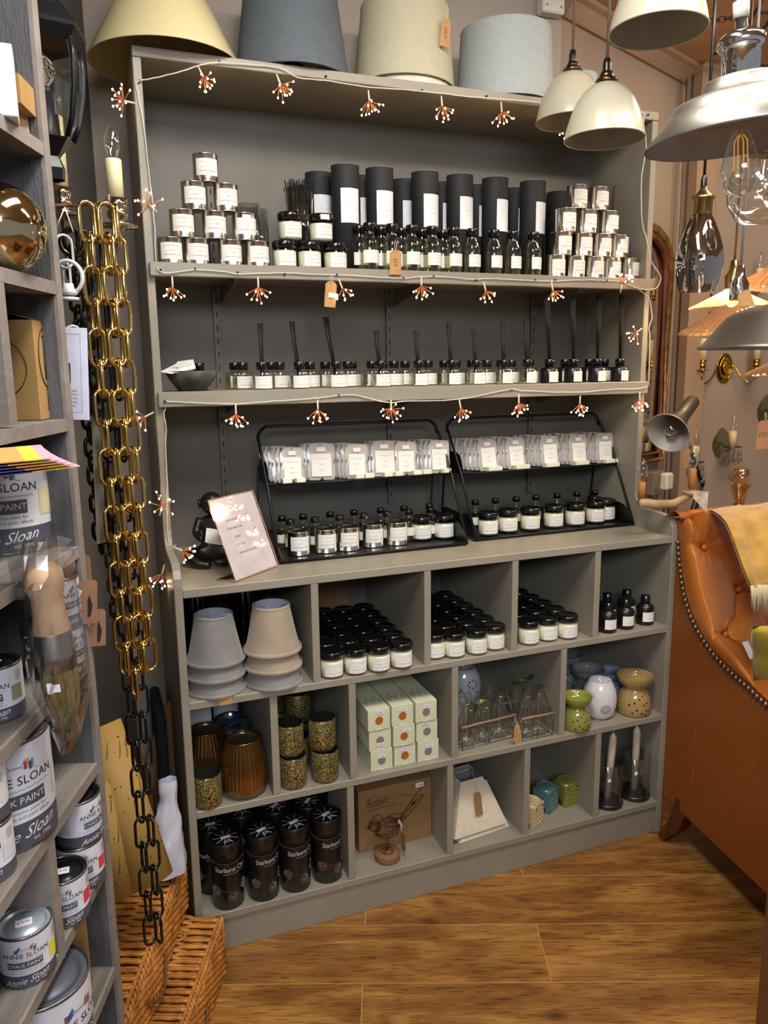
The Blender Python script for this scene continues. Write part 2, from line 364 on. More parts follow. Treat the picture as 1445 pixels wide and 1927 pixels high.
def bottle_proto(oil, tagged=False):
    p = Proto('glass_bottle', 'bottle'); r = .0215
    mb = MB(); mb.lathe([(0, 0), (r-.002, 0), (r, .003), (r, .062), (r-.0015, .070), (r-.0055, .078), (.0135, .084), (.012, .089), (.012, .097)], CLEARG, 24); p.part('glass', mb)
    mb = MB(); mb.lathe([(0, .004), (r-.002, .004), (r-.0012, .006), (r-.0012, .060), (0, .060)], oil, 20); p.part('oil', mb)
    mb = MB(); mb.lathe([(.012, .094), (.0145, .094), (.0145, .1095), (.0135, .111), (.0105, .111), (.0098, .110), (0, .110)], LIDB, 20); p.part('cap', mb)
    p.part('label', paper_label(r+.0004, .046, .029, .034, [('L A  A P O T H E C A R Y', .075), ('FIG TREE', .06), ('HAND WASH', .075)], .1))
    return p
BOT = [bottle_proto(OIL), bottle_proto(OIL2)]
def diff_proto(dark, reeds, lean, rl=.15, spread=.004, mid='FIG TREE'):
    p = Proto('reed_diffuser' if reeds else 'diffuser_bottle', 'diffuser' if reeds else 'bottle'); r = .0235; g = BLKG if dark else CLEAR
    if dark: g = BLKP
    mb = MB(); mb.lathe([(0, 0), (r-.002, 0), (r, .002), (r, .036), (r-.003, .0395), (.011, .0405), (.0105, .045)], g, 26); p.part('glass', mb)
    if not dark: mb = MB(); mb.lathe([(0, .003), (r-.0015, .003), (r-.0012, .006), (r-.0012, .027), (0, .027)], OIL if reeds else OIL2, 22); p.part('oil', mb)
    mb = MB(); mb.lathe([(.0, .044), (.0125, .044), (.0125, .0605), (.0115, .0615), (.0, .0615)], LIDB, 24); p.part('cap', mb)
    if reeds:
        mb = MB()
        for i in range(6):
            a = i*1.05+.4; ox, oy = .0026*cos(a), .0026*sin(a)
            mb.tube([(ox, oy, .012 if not dark else .062), (ox+lean*rl+spread*cos(a*2.1), oy+spread*sin(a*2.1)-.004, .062+rl)], .0017, REED, 5)
        p.part('reeds', mb)
    p.part('label', paper_label(r+.0004, .046, .027, .0165, [('L A  A P O T H E C A R Y', .09), (mid, .075), ('LUXURY REED DIFFUSER', .085)], .1))
    return p
# --- top shelf: pyramid of tins on the left
row = [([0, 0], 0)]
TY = .205
LT = [(0, [0.0572,0.1124,0.1841,0.2447], 'bottom'), (1, [0.0852,0.1533,0.2187], 'second'), (2, [0.1131,0.1805], 'third'), (3, [0.1406], 'top')]
PO = {4: ['leftmost', 'second from left', 'third from left', 'rightmost'], 3: ['left', 'middle', 'right'], 2: ['left', 'right'], 1: ['single'], 5: ['leftmost', 'second from left', 'middle', 'fourth from left', 'rightmost']}
for k, xs, nm in LT:
    for i, x in enumerate(xs):
        p = TINS if (k == 1 and i == 2) else TIN[(i+k) % 4]
        pos = 'crowning' if k == 3 else '%s in the %s row of' % (PO[len(xs)][i], nm)
        p.put((x, TY, Z1+k*.0577), 'silver candle tin, %s the left pyramid' % pos, 'candle tins in the left pyramid', rz=-.1+.05*i)
RT = [(0, [1.0229,1.0847,1.1428,1.1987,1.2573], 'bottom'), (1, [1.0403,1.1054,1.1636,1.2195], 'second'), (2, [1.0513,1.1163,1.1828], 'third'), (3, [1.0832,1.1503], 'top')]
for k, xs, nm in RT:
    for i, x in enumerate(xs):
        p = TINS if (k == 1 and i == 3) else TIN[(i+k) % 4]
        p.put((x, .205+.002*(i % 2), Z1+k*.0577), 'silver candle tin, %s in the %s row of the stack at right' % (PO[len(xs)][i], nm), 'candle tins in the right stack', rz=.02+.12*i)
# --- jars with black lids beside the pyramid
for k, xs in ((0, [0.3078,0.3662,0.4279]), (1, [0.3227,0.395])):
    for i, x in enumerate(xs):
        (JARS if (k, i) == (1, 1) else JAR[(i+k) % 3]).put((x, .205, Z1+k*.0618), 'cream candle jar with black lid, %s of the %s row beside the tin pyramid' % (PO[len(xs)][i], 'lower' if k == 0 else 'upper'), 'stacked jar candles on the top shelf')
# --- tall black tubes
p = Proto('tall_black_tube', 'tube'); r = .033; h = .252
mb = MB(); mb.lathe([(0, 0), (r, 0), (r, h-.045)], CARD, 36); p.part('tube', mb)
mb = MB(); mb.lathe([(r+.0008, h-.062), (r+.0008, h-.002), (r, h)], CARD, 36); mb.lathe([(r, h), (r+.001, h-.0015), (r+.001, h), (r-.001, h+.0008), (r-.002, h-.001), (0, h-.001)], CARDL, 36); p.part('lid', mb)
mb = MB(); mb.curved(r+.0012, .05, .078, .158, WHITE, .12); mb.ctext('L A  A P O T H E C A R Y', .0024, r+.0016, .163, INK, .12); mb.ctext('ROOM DIFFUSER', .002, r+.0016, .152, INK, .12); p.part('label', mb)
FT = [0.4825,0.5705,0.6911,0.7874,0.8887,1.0009]
for i, x in enumerate(FT): p.put((x, .285, Z1), 'tall matt black tube with white label, %s from left in the front row' % ORD[i], 'front row of black card tubes', rz=-.05+.08*i)
BT = [0.4425,0.5598,0.6715,0.7813,0.8841,1.0005,1.1388]
for i, x in enumerate(BT): p.put((x, .372, Z1), 'tall matt black tube with white label, %s from left in the back row' % ORD[i], 'back row of black card tubes', rz=-.05+.08*i)
# --- round bottles in front of the tubes
FB = [0.5107,0.5674,0.6184,0.6724,0.7289,0.7798,0.8407,0.8953,0.9535]
for i, x in enumerate(FB): BOT[1 if i in (8,) else 0].put((x, .20, Z1), 'clear round bottle, %s from left in the front bottle row%s' % (ORD[i], ', kraft tag hanging on it' if i == 1 else ''), 'glass bottles in front of the black tubes', rz=-.1+.05*i)
BB = [0.5005,0.5563,0.609,0.6642,0.7206]
for i, x in enumerate(BB): BOT[i % 2].put((x, .243, Z1), 'clear bottle with black cap, %s from left in the rear bottle row' % ORD[i], 'rear row of glass bottles')
# --- glass tumblers behind
mb = MB(); mb.lathe([(0, .004), (.022, .004), (.034, .185), (.0355, .185), (.0235, 0), (0, 0)], CLEAR, 28)
t = obj('glass_tumbler', mb); t.location = (Y1 := 0.3669, .29, Z1); tag(t, 'clear flared glass tumbler holding a bunch of black reeds', 'tumbler')
mb = MB()
for i in range(70):
    a = rnd.uniform(0, 2*pi); q = rnd.uniform(0, 1)**.5; r0 = .016*q; r1 = .036*q
    mb.tube([(r0*cos(a), r0*sin(a), .006), (r1*cos(a)*1.05, r1*sin(a)*1.05, .205+rnd.uniform(-.008, .008))], .0013, REED, 4)
t = obj('bundle_of_reeds', mb); t.location = (Y1, .29, Z1); tag(t, 'dense bunch of loose black diffuser reeds standing in a tumbler', 'reeds', kind='stuff')
mb = MB(); mb.lathe([(0, .003), (.026, .003), (.027, .152), (.0285, .152), (.0285, 0), (0, 0)], CLEAR, 28)
t = obj('glass_cylinder_vase', mb); t.location = (0.2462, .29, Z1); tag(t, 'clear glass cylinder vase standing behind the left tin pyramid', 'vase')
t = obj('glass_cylinder_vase', mb); t.location = (0.277, .345, Z1); tag(t, 'clear glass cylinder, rear one of two behind the left tin pyramid', 'vase')
# --- middle shelf: diffusers
RD = [(0.2403,-0.05,0.085,0),(0.3279,-0.22,0.09,0),(0.4175,-0.3,0.1,0),(0.5286,-0.22,0.07,0),(0.629,-0.2,0.07,0),(0.7185,-0.2,0.09,0),(0.787,-0.23,0.072,0),(0.8664,-0.17,0.092,0),(0.9354,-0.2,0.098,0),(1.0013,-0.2,0.16,1),(1.0754,-0.17,0.16,1),(1.1509,-0.12,0.165,1),(1.2242,-0.14,0.165,1)]
RNAME = ['nearest the bowl', 'second from the bowl', 'third from the bowl', 'fourth from the bowl', 'fifth from the bowl', 'sixth from the bowl', 'seventh from the bowl', 'eighth from the bowl', 'ninth from the bowl, next to black diffusers']
for i, (x, l, rl, d) in enumerate(RD):
    lb = 'clear reed diffuser, %s' % RNAME[i] if i < 9 else 'black glass reed diffuser with tall reeds, %s of four at the right end' % ORD[i-9]
    diff_proto(d, True, l+.05, rl).put((x, .185, Z2), lb, 'black reed diffusers' if d else 'clear reed diffusers', rz=-.05+.04*i)
DB2 = diff_proto(0, False, 0)
r2 = [0.2069,0.2947,0.3685,0.4634,0.5254,0.5846,0.6773,0.7565,0.8458,0.9187]
for i, x in enumerate(r2): DB2.put((x, .238, Z2), 'squat clear diffuser bottle with black cap, %s from left in the second row' % ORD[i], 'second row of diffuser bottles', rz=.1)
r3_ = [0.1984,0.2856,0.3651,0.4221,0.4916,0.5759,0.6361,0.7465,0.8278,0.9163,1.0059]
for i, x in enumerate(r3_): DB2.put((x, .29, Z2), 'squat clear diffuser bottle with black cap, %s from left in the third row' % ORD[i], 'third row of diffuser bottles', rz=.2)
r4 = [1.1,1.1784,1.2294]
DK2 = diff_proto(1, False, 0)
for i, x in enumerate(r4): DK2.put((x, .26, Z2), 'black diffuser bottle without reeds, %s from left behind the reeds' % ORD[i], 'black diffuser bottles at the back')
# bowl with cards
mb = MB(); SL = M('mottled_slate_bowl', '#4b4a42', .7, noise=(40, .35), bump=(60, .6))
mb.lathe([(0, 0), (.03, 0), (.047, .022), (.06, .044), (.056, .044), (.04, .018), (0, .008)], SL, 28)
t = obj('bowl', mb); t.location = (bx := 0.0863, .2, Z2); tag(t, 'rough dark stone bowl at the left end of the middle shelf', 'bowl')
for i in range(6):
    mb = MB(); mb.box(-.018, .018, -.03, .03, 0, .0008, WHITE); mb.text('20%', .012, lambda a, b: (a, b, .0011), INK)
    t = obj('small_card', mb); t.location = (bx-.036+.005*i, .182+.003*i, Z2+.05+.0012*i); t.rotation_euler = (.35, .12-.05*i, -.9+.16*i)
    tag(t, 'small white printed card fanned out on the stone bowl', 'card', 'white cards on the stone bowl')
t = DB2.put((0.1125, .275, Z2), 'diffuser bottle with black cap standing alone behind the stone bowl')

# ---------------------------------------------------------------- metal tabletop racks on the worktop
def wire_rack(x0, x1, yf, name_lb, zsh, ysh):
    t = thing('tabletop_rack', name_lb, 'rack', ((x0+x1)/2, yf, ZW), group='black metal racks on the worktop'); L = (x1-x0)/2; yb = .36-yf; ht = .305; zs = zsh-ZW; ys = ysh-yf
    for s in (-1, 1):
        mb = MB(); mb.tube([(s*L, 0, .004), (s*L, ys+.0, zs), (s*L, ys+.09, ht-.02), (s*(L-.02), ys+.095, ht)], .0035, BLKM, 6)
        mb.tube([(s*L, .005, .004), (s*L, yb, .004), (s*(L-.0), ys+.1, zs+.04)], .003, BLKM, 6); obj('side_frame', mb, t)
    mb = MB(); mb.tube([(-L, ys+.09, ht-.035), (-L+.004, ys+.093, ht-.012), (-L+.02, ys+.095, ht), (L-.02, ys+.095, ht), (L-.004, ys+.093, ht-.012), (L, ys+.09, ht-.035)], .0035, BLKM, 6); obj('top_rail', mb, t)
    for nm, z, yy, d in (('lower_tray', .003, 0, yb), ('upper_tray', zs, ys, .105)):
        mb = MB(); mb.box(-L+.004, L-.004, yy, yy+d, z, z+.0015, BLKM); mb.tube([(-L+.002, yy, z+.003), (L-.002, yy, z+.003)], .003, BLKM, 6)
        for s in (-1, 1):
            pf = [(yy, z)]+[(yy+d*.35*(1-cos(a))*.9, z+.055*sin(a)) for a in (.3, .7, 1.1, 1.5)]+[(yy+d*.9, z+.058), (yy+d, z+.05), (yy+d, z)]
            mb.prism(pf, s*(L-.004)-.0008, s*(L-.004)+.0008, 'x', BLKM)
        mb.box(-L+.004, L-.004, yy+d-.001, yy+d, z, z+.03, BLKM); obj(nm, mb, t)
    return t
zu = 1.037
zu -= .008
wire_rack(0.2494, 0.7334, .122, 'left black metal rack holding sachets above candle tins', zu, .215)
wire_rack(0.7724, 1.268, .15, 'right black metal rack holding sachets above a row of jars', zu-.006, .235)
ZL = ZW+.0055
pts = [(0.3139,0.188,0.8655),(0.3817,0.1871,0.8655),(0.4388,0.1857,0.8655),(0.5076,0.198,0.8655),(0.5712,0.1949,0.8655)]
for i, q in enumerate(pts): TIN[i % 4].put((q[0], q[1], ZL), 'silver candle tin on the lower tray of the left rack, %s from left' % ORD[i], 'candle tins on the left rack', rz=-.2)
pts = [(0.6473,0.2138,0.8655),(0.7079,0.2069,0.8655)]
for i, q in enumerate(pts): JAR[i].put((q[0], q[1], ZL), 'cream jar candle on the left rack, %s of two after the tins' % ['left', 'right'][i], 'jar candles on the left rack', rz=-.2)
pts = [(0.8306,0.1932,0.8655),(0.8976,0.206,0.8655),(0.9661,0.2045,0.8655),(1.0428,0.2078,0.8655),(1.1121,0.2075,0.8655),(1.1848,0.2145,0.8655),(1.2631,0.2287,0.8655)]
for i, q in enumerate(pts): JAR[i % 3].put((min(q[0], 1.23), q[1], ZL), 'cream jar candle with black lid in the right rack, %s from left' % ORD[i], 'jar candles on the right rack', rz=-.25)
pts = [(0.2939,0.27,0.9482),(0.3481,0.27,0.9438),(0.4191,0.27,0.9464),(0.4832,0.27,0.9441),(0.5562,0.27,0.944),(0.622,0.27,0.9446),(0.6955,0.27,0.9476)]
for i, q in enumerate(pts): BOT[0].put((q[0], .27, ZL), 'oil bottle, %s from left in the back row of the left metal rack' % ORD[i], 'back row of bottles on the left rack', rz=-.2, scale=.72)
pts = [(0.3023,0.22,0.9339),(0.3639,0.22,0.9353),(0.4282,0.22,0.9353),(0.4913,0.22,0.9356),(0.5544,0.22,0.9346),(0.6145,0.22,0.9353),(0.6759,0.22,0.936)]
for i, q in enumerate(pts): BOT[1].put((q[0], .22, ZL), 'olive oil bottle, %s from left in the middle row of the left rack' % ORD[i], 'middle row of bottles on the left rack', rz=-.2, scale=.72)
pts = [(0.8322,0.27,0.9285),(0.8946,0.27,0.9297),(0.9601,0.27,0.9308),(1.0236,0.27,0.9292),(1.0935,0.27,0.9317),(1.1598,0.27,0.9315),(1.2218,0.27,0.9333)]
for i, q in enumerate(pts): BOT[0].put((q[0], .27, ZL), 'clear bottle with black cap, %s from left behind the jars of the right rack' % ORD[i], 'bottles behind the jars on the right rack', rz=-.2, scale=.72)
# sachets of wax melts
FILM = GL('clear_film', '#e9e6e2', .35, .08, base=.06)
SACHM = M('frosted_sachet', '#b9b2a9', .35, coat=.5, noise=(40, .04), bump=(25, .6))
def sachet(wd=.058, hh=.085):
    p = Proto('wax_melt_sachet', 'sachet'); mb = MB()
    mb.grid(lambda u, v: ((u-.5)*wd, -.003*sin(pi*u)**.5*sin(pi*min(1, v*1.15))**.5 if v < .87 else 0, v*hh), 10, 10, SACHM)
    mb.grid(lambda u, v: ((u-.5)*wd, .0025*sin(pi*u)**.5*sin(pi*min(1, v*1.15))**.5 if v < .87 else 0, v*hh), 6, 6, SACHM); p.part('pouch', mb)
    mb = MB(); mb.box(-wd*.36, wd*.36, -.0042, -.0038, hh*.1, hh*.72, LABEL)
    for t, s, z in (('L A  A P O T H E C A R Y', .0028, .58), ('FIG TREE', .0024, .42), ('WAX MELTS', .0026, .27), ('80g', .002, .18)): mb.text(t, s, lambda a, b, z=z: (a, -.0045, z*hh+b), INK)
    p.part('label', mb)
    mb = MB(); mb.box(-wd*.16, wd*.16, -.0048, -.0044, hh*.78, hh*.9, STICK); p.part('price_sticker', mb)
    return p
SA = sachet(); SB_ = sachet(.07, .09)
def sgroup(px, n, y0, dy, dx, lean, nm, proto=SA, zz=None):
    for k in range(n):
        f = k/(max(1, n-1))
        proto.put((px-dx*(n-1-k), y0-.0+dy*(n-1-k)*1.0, (zz or zu)+.003), 'frosted wax melt sachet, %s from front in %s' % (ORD[n-1-k], nm), 'wax melt sachets on the racks', rot=(-lean+.02*(k % 3), .02*((k*7) % 3-1), -.12+.03*((k*5) % 4)))
GX = [0.3169,0.3932,0.4816,0.56,0.6155,0.7102]
yS = .236
sgroup(GX[0], 6, yS, .012, .007, .22, 'the leftmost pile on the left rack')
sgroup(GX[1], 3, yS+.012, .013, .006, .2, 'the second pile on the left rack', SB_)
sgroup(GX[2], 6, yS, .012, .006, .15, 'the third pile on the left rack')
sgroup(GX[3], 3, yS+.006, .013, .003, .26, 'the fourth pile on the left rack', SB_)
sgroup(GX[4], 6, yS, .012, .005, .2, 'the fifth pile on the left rack')
sgroup(GX[5], 6, yS, .012, .006, .25, 'the rightmost pile on the left rack')
GX2 = [0.8676,0.9534,1.0607,1.1541,1.2431]
for i, x in enumerate(GX2): sgroup(x, 7, yS+.02, .011, .008, .26-.04*i, 'the %s pile on the right rack' % ORD[i], zz=zu-.005)
p = Proto('wax_melt_block', 'wax melt'); mb = MB(); mb.box(-.0115, .0115, -.009, .009, 0, .013, WAX); p.part('block', mb, .0012)
px = [0.2992,0.332,0.4827,0.5094,0.5593,0.5882,0.6396,0.6664,0.7223]
for i, x in enumerate(px): p.put((x, .2255, zu+.003), 'cream wax melt block, %s from left along the edge of the left rack' % ORD[i], 'wax melt blocks on the left rack', rz=.1*(i % 3))
p2 = Proto('wax_melt_block', 'wax melt'); mb = MB(); mb.box(-.0225, .0225, -.009, .009, 0, .013, WAX); p2.part('block', mb, .0012)
px = [0.8756,0.9611,1.0562,1.1544,1.2559]
for i, x in enumerate(px): p2.put((x, .2455, zu-.003), 'long cream wax melt bar, %s from left on the right rack' % ORD[i], 'wax melt bars on the right rack', rz=.12-.03*i)

# ---------------------------------------------------------------- seated monkey statue and price sign
STAT = M('black_resin', '#141312', .32, noise=(30, .3), bump=(40, .4))
t = thing('monkey_statue', 'black seated monkey statue reading a book behind the price sign', 'statue', (mx := 0.1149, my := .205, ZW))
def skin(edges_pts, radii, edges, name, parent, mat, sub=2):
    me = bpy.data.meshes.new(name); me.from_pydata(edges_pts, edges, []); o = link(name, me, parent); me.materials.append(mat)
    md = o.modifiers.new('skin', 'SKIN'); md.use_smooth_shade = True
    for i, r in enumerate(radii): me.skin_vertices[0].data[i].radius = (r, r)
    me.skin_vertices[0].data[0].use_root = True
    s_ = o.modifiers.new('sub', 'SUBSURF'); s_.levels = sub; s_.render_levels = sub
    return o
P = [(0, .01, .03), (0, .012, .065), (0, .008, .10), (0, 0, .125), (-.034, 0, .112), (-.042, -.018, .082), (-.022, -.045, .07), (.034, 0, .112), (.042, -.018, .082), (.022, -.045, .07),
     (-.03, 0, .022), (-.068, -.035, .03), (-.035, -.062, .014), (.0, -.066, .01), (.03, 0, .022), (.068, -.035, .03), (.035, -.062, .016), (.005, -.07, .02)]
Rr = [.03, .028, .032, .014, .014, .011, .009, .014, .011, .009, .022, .017, .013, .009, .022, .017, .013, .009]
E_ = [(0, 1), (1, 2), (2, 3), (2, 4), (4, 5), (5, 6), (2, 7), (7, 8), (8, 9), (0, 10), (10, 11), (11, 12), (12, 13), (0, 14), (14, 15), (15, 16), (16, 17)]
ob = skin(P, Rr, E_, 'body', t, STAT)
if len(ob.data.skin_vertices) == 0: pass
mb = MB(); mb.sphere((0, -.004, .158), .028, STAT, 12, (1, 1, 1.05)); mb.sphere((0, -.026, .148), .016, STAT, 10, (1.1, .8, .8)); mb.sphere((0, -.02, .166), .02, STAT, 10, (1.15, .6, .5)); mb.sphere((-.03, .002, .157), .0115, STAT, 8, (.5, 1, 1.1)); mb.sphere((.03, .002, .157), .0115, STAT, 8, (.5, 1, 1.1)); obj('head', mb, t)
t.rotation_euler = (0, 0, -.25); t.scale = (.9,)*3; t.location = (mx, my, ZW)
mb = MB(); mb.prism([(-.034, .0), (0, -.008), (.04, .0), (.04, .003), (0, -.005), (-.04, .003)], 0, .05, 'y', WHITE); b = obj('open_book', mb); b.location = (mx+.012, my-.062, ZW+.06); b.rotation_euler = (.5, 0, -.25); tag(b, 'small pale open book held by the black monkey statue', 'book')
# slanted acrylic sign
t = thing('sign_holder', 'slanted clear acrylic sign holder with a white price list', 'sign holder', (0, 0, 0))
A_, B_ = Vector((0.1289,0.0163,0.862)), Vector((0.2448,0.1116,0.862))
dx = (B_-A_).normalized(); nrm = Vector((dx.y, -dx.x, 0)); wS = (B_-A_).length; hS = .182
upv = (Vector((0, 0, 1))*.93-nrm*.36).normalized()
mb = MB(); th = .0025; q = lambda u, v, d=0: tuple(A_+dx*u*wS+upv*v*hS+nrm*d)
mb.add([q(0, 0), q(1, 0), q(1, 1), q(0, 1), q(0, 0, -th), q(1, 0, -th), q(1, 1, -th), q(0, 1, -th)], [(0, 1, 2, 3), (7, 6, 5, 4), (0, 1, 5, 4), (2, 3, 7, 6), (0, 3, 7, 4), (1, 2, 6, 5)], GL('acrylic', '#fbf8f8', .12, .04, base=.03)); obj('acrylic_front', mb, t)
PE = M('acrylic_edge', '#e0b08c', .2, coat=.5)
mb = MB(); mb.tube([q(0, 0, .0005), q(0, 1, .0005), q(1, 1, .0005), q(1, 0, .0005)], .0009, PE, 4, closed=True)
fa, fb = tuple(A_-nrm*.0+Vector((0, 0, .001))), tuple(B_+Vector((0, 0, .001)))
C1 = tuple(A_-nrm*.045-dx*.012+Vector((0, 0, .001))); C2 = tuple(B_-nrm*.045-dx*.012+Vector((0, 0, .001)))
mb.tube([fa, C1, C2, fb], .0009, PE, 4, closed=True); obj('acrylic_edge', mb, t)
mb = MB(); mb.add([fa, fb, C2, C1], [(0, 1, 2, 3)], GL('acrylic_foot', '#b8aaa4', .3, .05)); obj('acrylic_foot', mb, t)
mb = MB(); mb.add([q(.02, .01, -.001), q(.98, .01, -.001), q(.98, .99, -.001), q(.02, .99, -.001)], [(0, 1, 2, 3)], M('price_list_paper', '#d8d2d3', .6))
for tx, u, v, sz in (('HOME', .22, .80, .006), ('REED DIFFUSER', .34, .71, .0055), ('£ 15', .68, .74, .005), ('ROOM SPRAY 100ml', .36, .61, .0055), ('£12', .75, .64, .005), ('£10', .76, .54, .005), ('CANDLE', .34, .50, .0055), ('£8', .76, .44, .005), ('WAX MELT', .37, .40, .0055), ('£6', .78, .34, .005), ('GIFT BOXES AVAILABLE', .46, .30, .0055)):
    mb.text(tx, sz, lambda a, b, u=u, v=v: q(u+a/wS, v+b/hS, .0004), INK)
obj('price_list', mb, t)


# ---------------------------------------------------------------- pigeonholes, first row: jar candles in ranks
CN = ['leftmost', 'second', 'third', 'rightmost']
def ranks(pts, nrows, dx, dy, nm, n_in):
    for k in range(nrows):
        for i, q in enumerate(pts):
            x = q[0]+dx*k
            if not (n_in[0]+.03 < x < n_in[1]-.03): continue
            col = CN[i] if i < len(pts)-1 else 'rightmost'
            JAR[(i*2+k) % 3].put((x, q[1]+dy*k, R1), 'black-lidded cream candle jar, %s in the %s row from the front, %s' % (col, ORD[k], nm), 'candle jars in %s' % nm, rz=(-.15 if k == 0 else rnd.uniform(-.8, .8)))
X1 = [T]+DV[R1][0]+[W-T]
ranks([(0.3406,0.0282,0.612),(0.3973,0.0259,0.612),(0.4523,0.0197,0.612),(0.5088,0.0201,0.612)], 6, .002, .0585, 'the second pigeonhole', (X1[1]-.01, X1[2]))
ranks([(0.6054,0.044,0.612),(0.6531,0.0331,0.612),(0.7127,0.0298,0.612),(0.7674,0.0402,0.612)], 6, .001, .0585, 'the third pigeonhole', (X1[2]-.02, X1[3]))
ranks([(0.8661,0.0384,0.612),(0.9239,0.0427,0.612),(0.9791,0.036,0.612)], 6, -.001, .0585, 'the fourth pigeonhole', (X1[3]-.02, X1[4]))
p = Proto('black_bottle', 'bottle'); r = .0235
mb = MB(); mb.lathe([(0, 0), (r-.002, 0), (r, .003), (r, .047), (r-.003, .053), (.012, .057), (.011, .06)], BLKP, 26); p.part('bottle', mb)
mb = MB(); mb.lathe([(.0125, .058), (.0125, .079), (.0115, .080), (.009, .0805), (0, .0803)], LIDB, 22); p.part('cap', mb)
p.part('label', paper_label(r+.0004, .036, .026, .0245, [('L A  A P O T H E C A R Y', .085), ('FIG TREE', .075), ('ROOM SPRAY', .085)], .1))
bb = [(1.102,0.0319,0.612),(1.1627,0.0375,0.612),(1.2331,0.0444,0.612)]
for i, q in enumerate(bb): p.put((q[0], q[1], R1), 'small black labelled bottle, %s of the front three in the fifth pigeonhole' % ['left', 'middle', 'right'][i], 'black bottles in the fifth pigeonhole', rz=-.25)
for k in (1, 2):
    for i, q in enumerate(bb[:3]):
        if k == 2 and i == 2: continue
        p.put((q[0]-.012*k, q[1]+.062*k, R1), 'small black bottle, %s in the %s row of the fifth pigeonhole' % (['left', 'middle', 'right'][i], ORD[k]), 'black bottles in the fifth pigeonhole')
# bird box at the back of cells two and three
BIRDB = M('dark_kraft_box', '#8a6746', .8, bump=(60, .2))
mb = MB(); mb.box(-.09, .09, -.012, .012, 0, .215, BIRDB)
def bird_lines(mb, y, sc, ox, oz, mat, flip=1):
    def c(pts, rr=.0011): mb.tube([(ox+flip*a*sc, y, oz+b*sc) for a, b in pts], rr, mat, 4)
    body = [(1.0*cos(a)*(1 if cos(a) < 0 else 1), .62*sin(a)) for a in [i*2*pi/22 for i in range(23)]]
    c([(a*.62, b*.55) for a, b in body]); c([(-.95+.3*cos(i*pi/8), .25+.28*sin(i*pi/8)) for i in range(17)])
    c([(-1.25, .24), (-1.42, .18), (-1.24, .13)]); c([(.5, .22), (1.0, .55), (1.6, 1.15), (1.72, 1.1), (1.3, .55), (.58, -.1)]); c([(-.3, .28), (.1, .05), (.5, .1)]); c([(-.4, .1), (.0, -.15), (.5, -.05)])
    c([(-.05, -.35), (-.1, -.8)]); c([(.12, -.35), (.12, -.8)])
bird_lines(mb, -.0125, .045, -.02, .135, M('brown_line_print', '#4a3022', .8))
t = obj('bird_picture_box', mb); t.location = (X1[1]+.115, .395, R1); tag(t, 'brown cardboard box printed with a line-drawn bird behind the second pigeonhole jars', 'box')
# small pleated lampshades
SHG = M('grey_pleated_silk', '#85817f', .65, noise=(14, .1), sheen=.3); SHT = M('taupe_pleated_silk', '#a3937c', .65, noise=(14, .1), sheen=.3); SHI = M('shade_lining', '#b4b9c6', .7)
def pleated(mat):
    q = Proto('small_pleated_lampshade', 'lampshade'); mb = MB(); P_ = [(.063-(.023+.0)*((z/.105)**.75), z) for z in [i*.105/12 for i in range(13)]]
    mb.lathe(P_, mat, 216, wob=lambda a, z: 1+.016*abs(sin(18*a+z*200))); q.part('shade', mb)
    mb = MB(); mb.lathe([(rr-.0022, z) for rr, z in P_], SHI, 40); q.part('lining', mb)
    mb = MB(); mb.lathe([(.0635, 0), (.065, .002), (.0645, .008), (.062, .009)], mat, 48); q.part('bottom_trim', mb)
    mb = MB(); mb.lathe([(.0405, .098), (.0418, .100), (.0415, .105), (.0395, .106), (.038, .104)], mat, 48); q.part('top_trim', mb)
    mb = MB(); mb.tube([(0, 0, .093), (.02, .02, .1), (.0275, .0275, .1035)], .001, WHITE, 4); mb.tube([(0, 0, .093), (-.02, .01, .1), (-.037, .012, .1035)], .001, WHITE, 4); mb.tube([(0, 0, .093), (.006, -.02, .1), (.01, -.037, .1035)], .001, WHITE, 4); q.part('bulb_clip', mb)
    return q
pg, pt = pleated(SHG), pleated(SHT)
lc = (0.0821,0.0443,0.612); rc = (0.2097,0.0451,0.612)
for k in range(3): pg.put((lc[0]+.001*k, lc[1]+.012, R1+.034*k), 'grey pleated lampshade, %s of the left stack of three in the first pigeonhole' % ['bottom', 'middle', 'top'][k], 'left stack of pleated lampshades', rz=.5*k)
for k in range(3): (pg if k == 0 else pt).put((rc[0], rc[1]+.002, R1+.038*k), ['grey pleated lampshade at the bottom of the right stack', 'taupe pleated lampshade in the middle of the right stack', 'taupe pleated lampshade on top of the right stack'][k], 'right stack of pleated lampshades', rz=.7*k)
GLOSS = M('gloss_black_glaze', '#07070a', .05, coat=1)
mb = MB(); mb.lathe([(0, 0), (.04, 0), (.055, .04), (.058, .1), (.05, .17), (.03, .205), (.032, .21), (.026, .208)], GLOSS, 40)
for i, x in enumerate((.075, .2)):
    t = obj('black_vase', mb if i == 0 else mb); t.location = (x, .335, R1); tag(t, 'glossy black rounded vase behind the %s lampshade stack' % ('left', 'right')[i], 'vase', 'black vases behind the lampshades')
mb = MB(); mb.box(-.014, .014, -.0005, .0005, -.012, .004, KRAFT); t = obj('price_tag', mb); t.location = (0.0923, -.003, R1-.003); tag(t, 'small kraft tag hanging at shelf edge under the grey lampshades', 'tag')

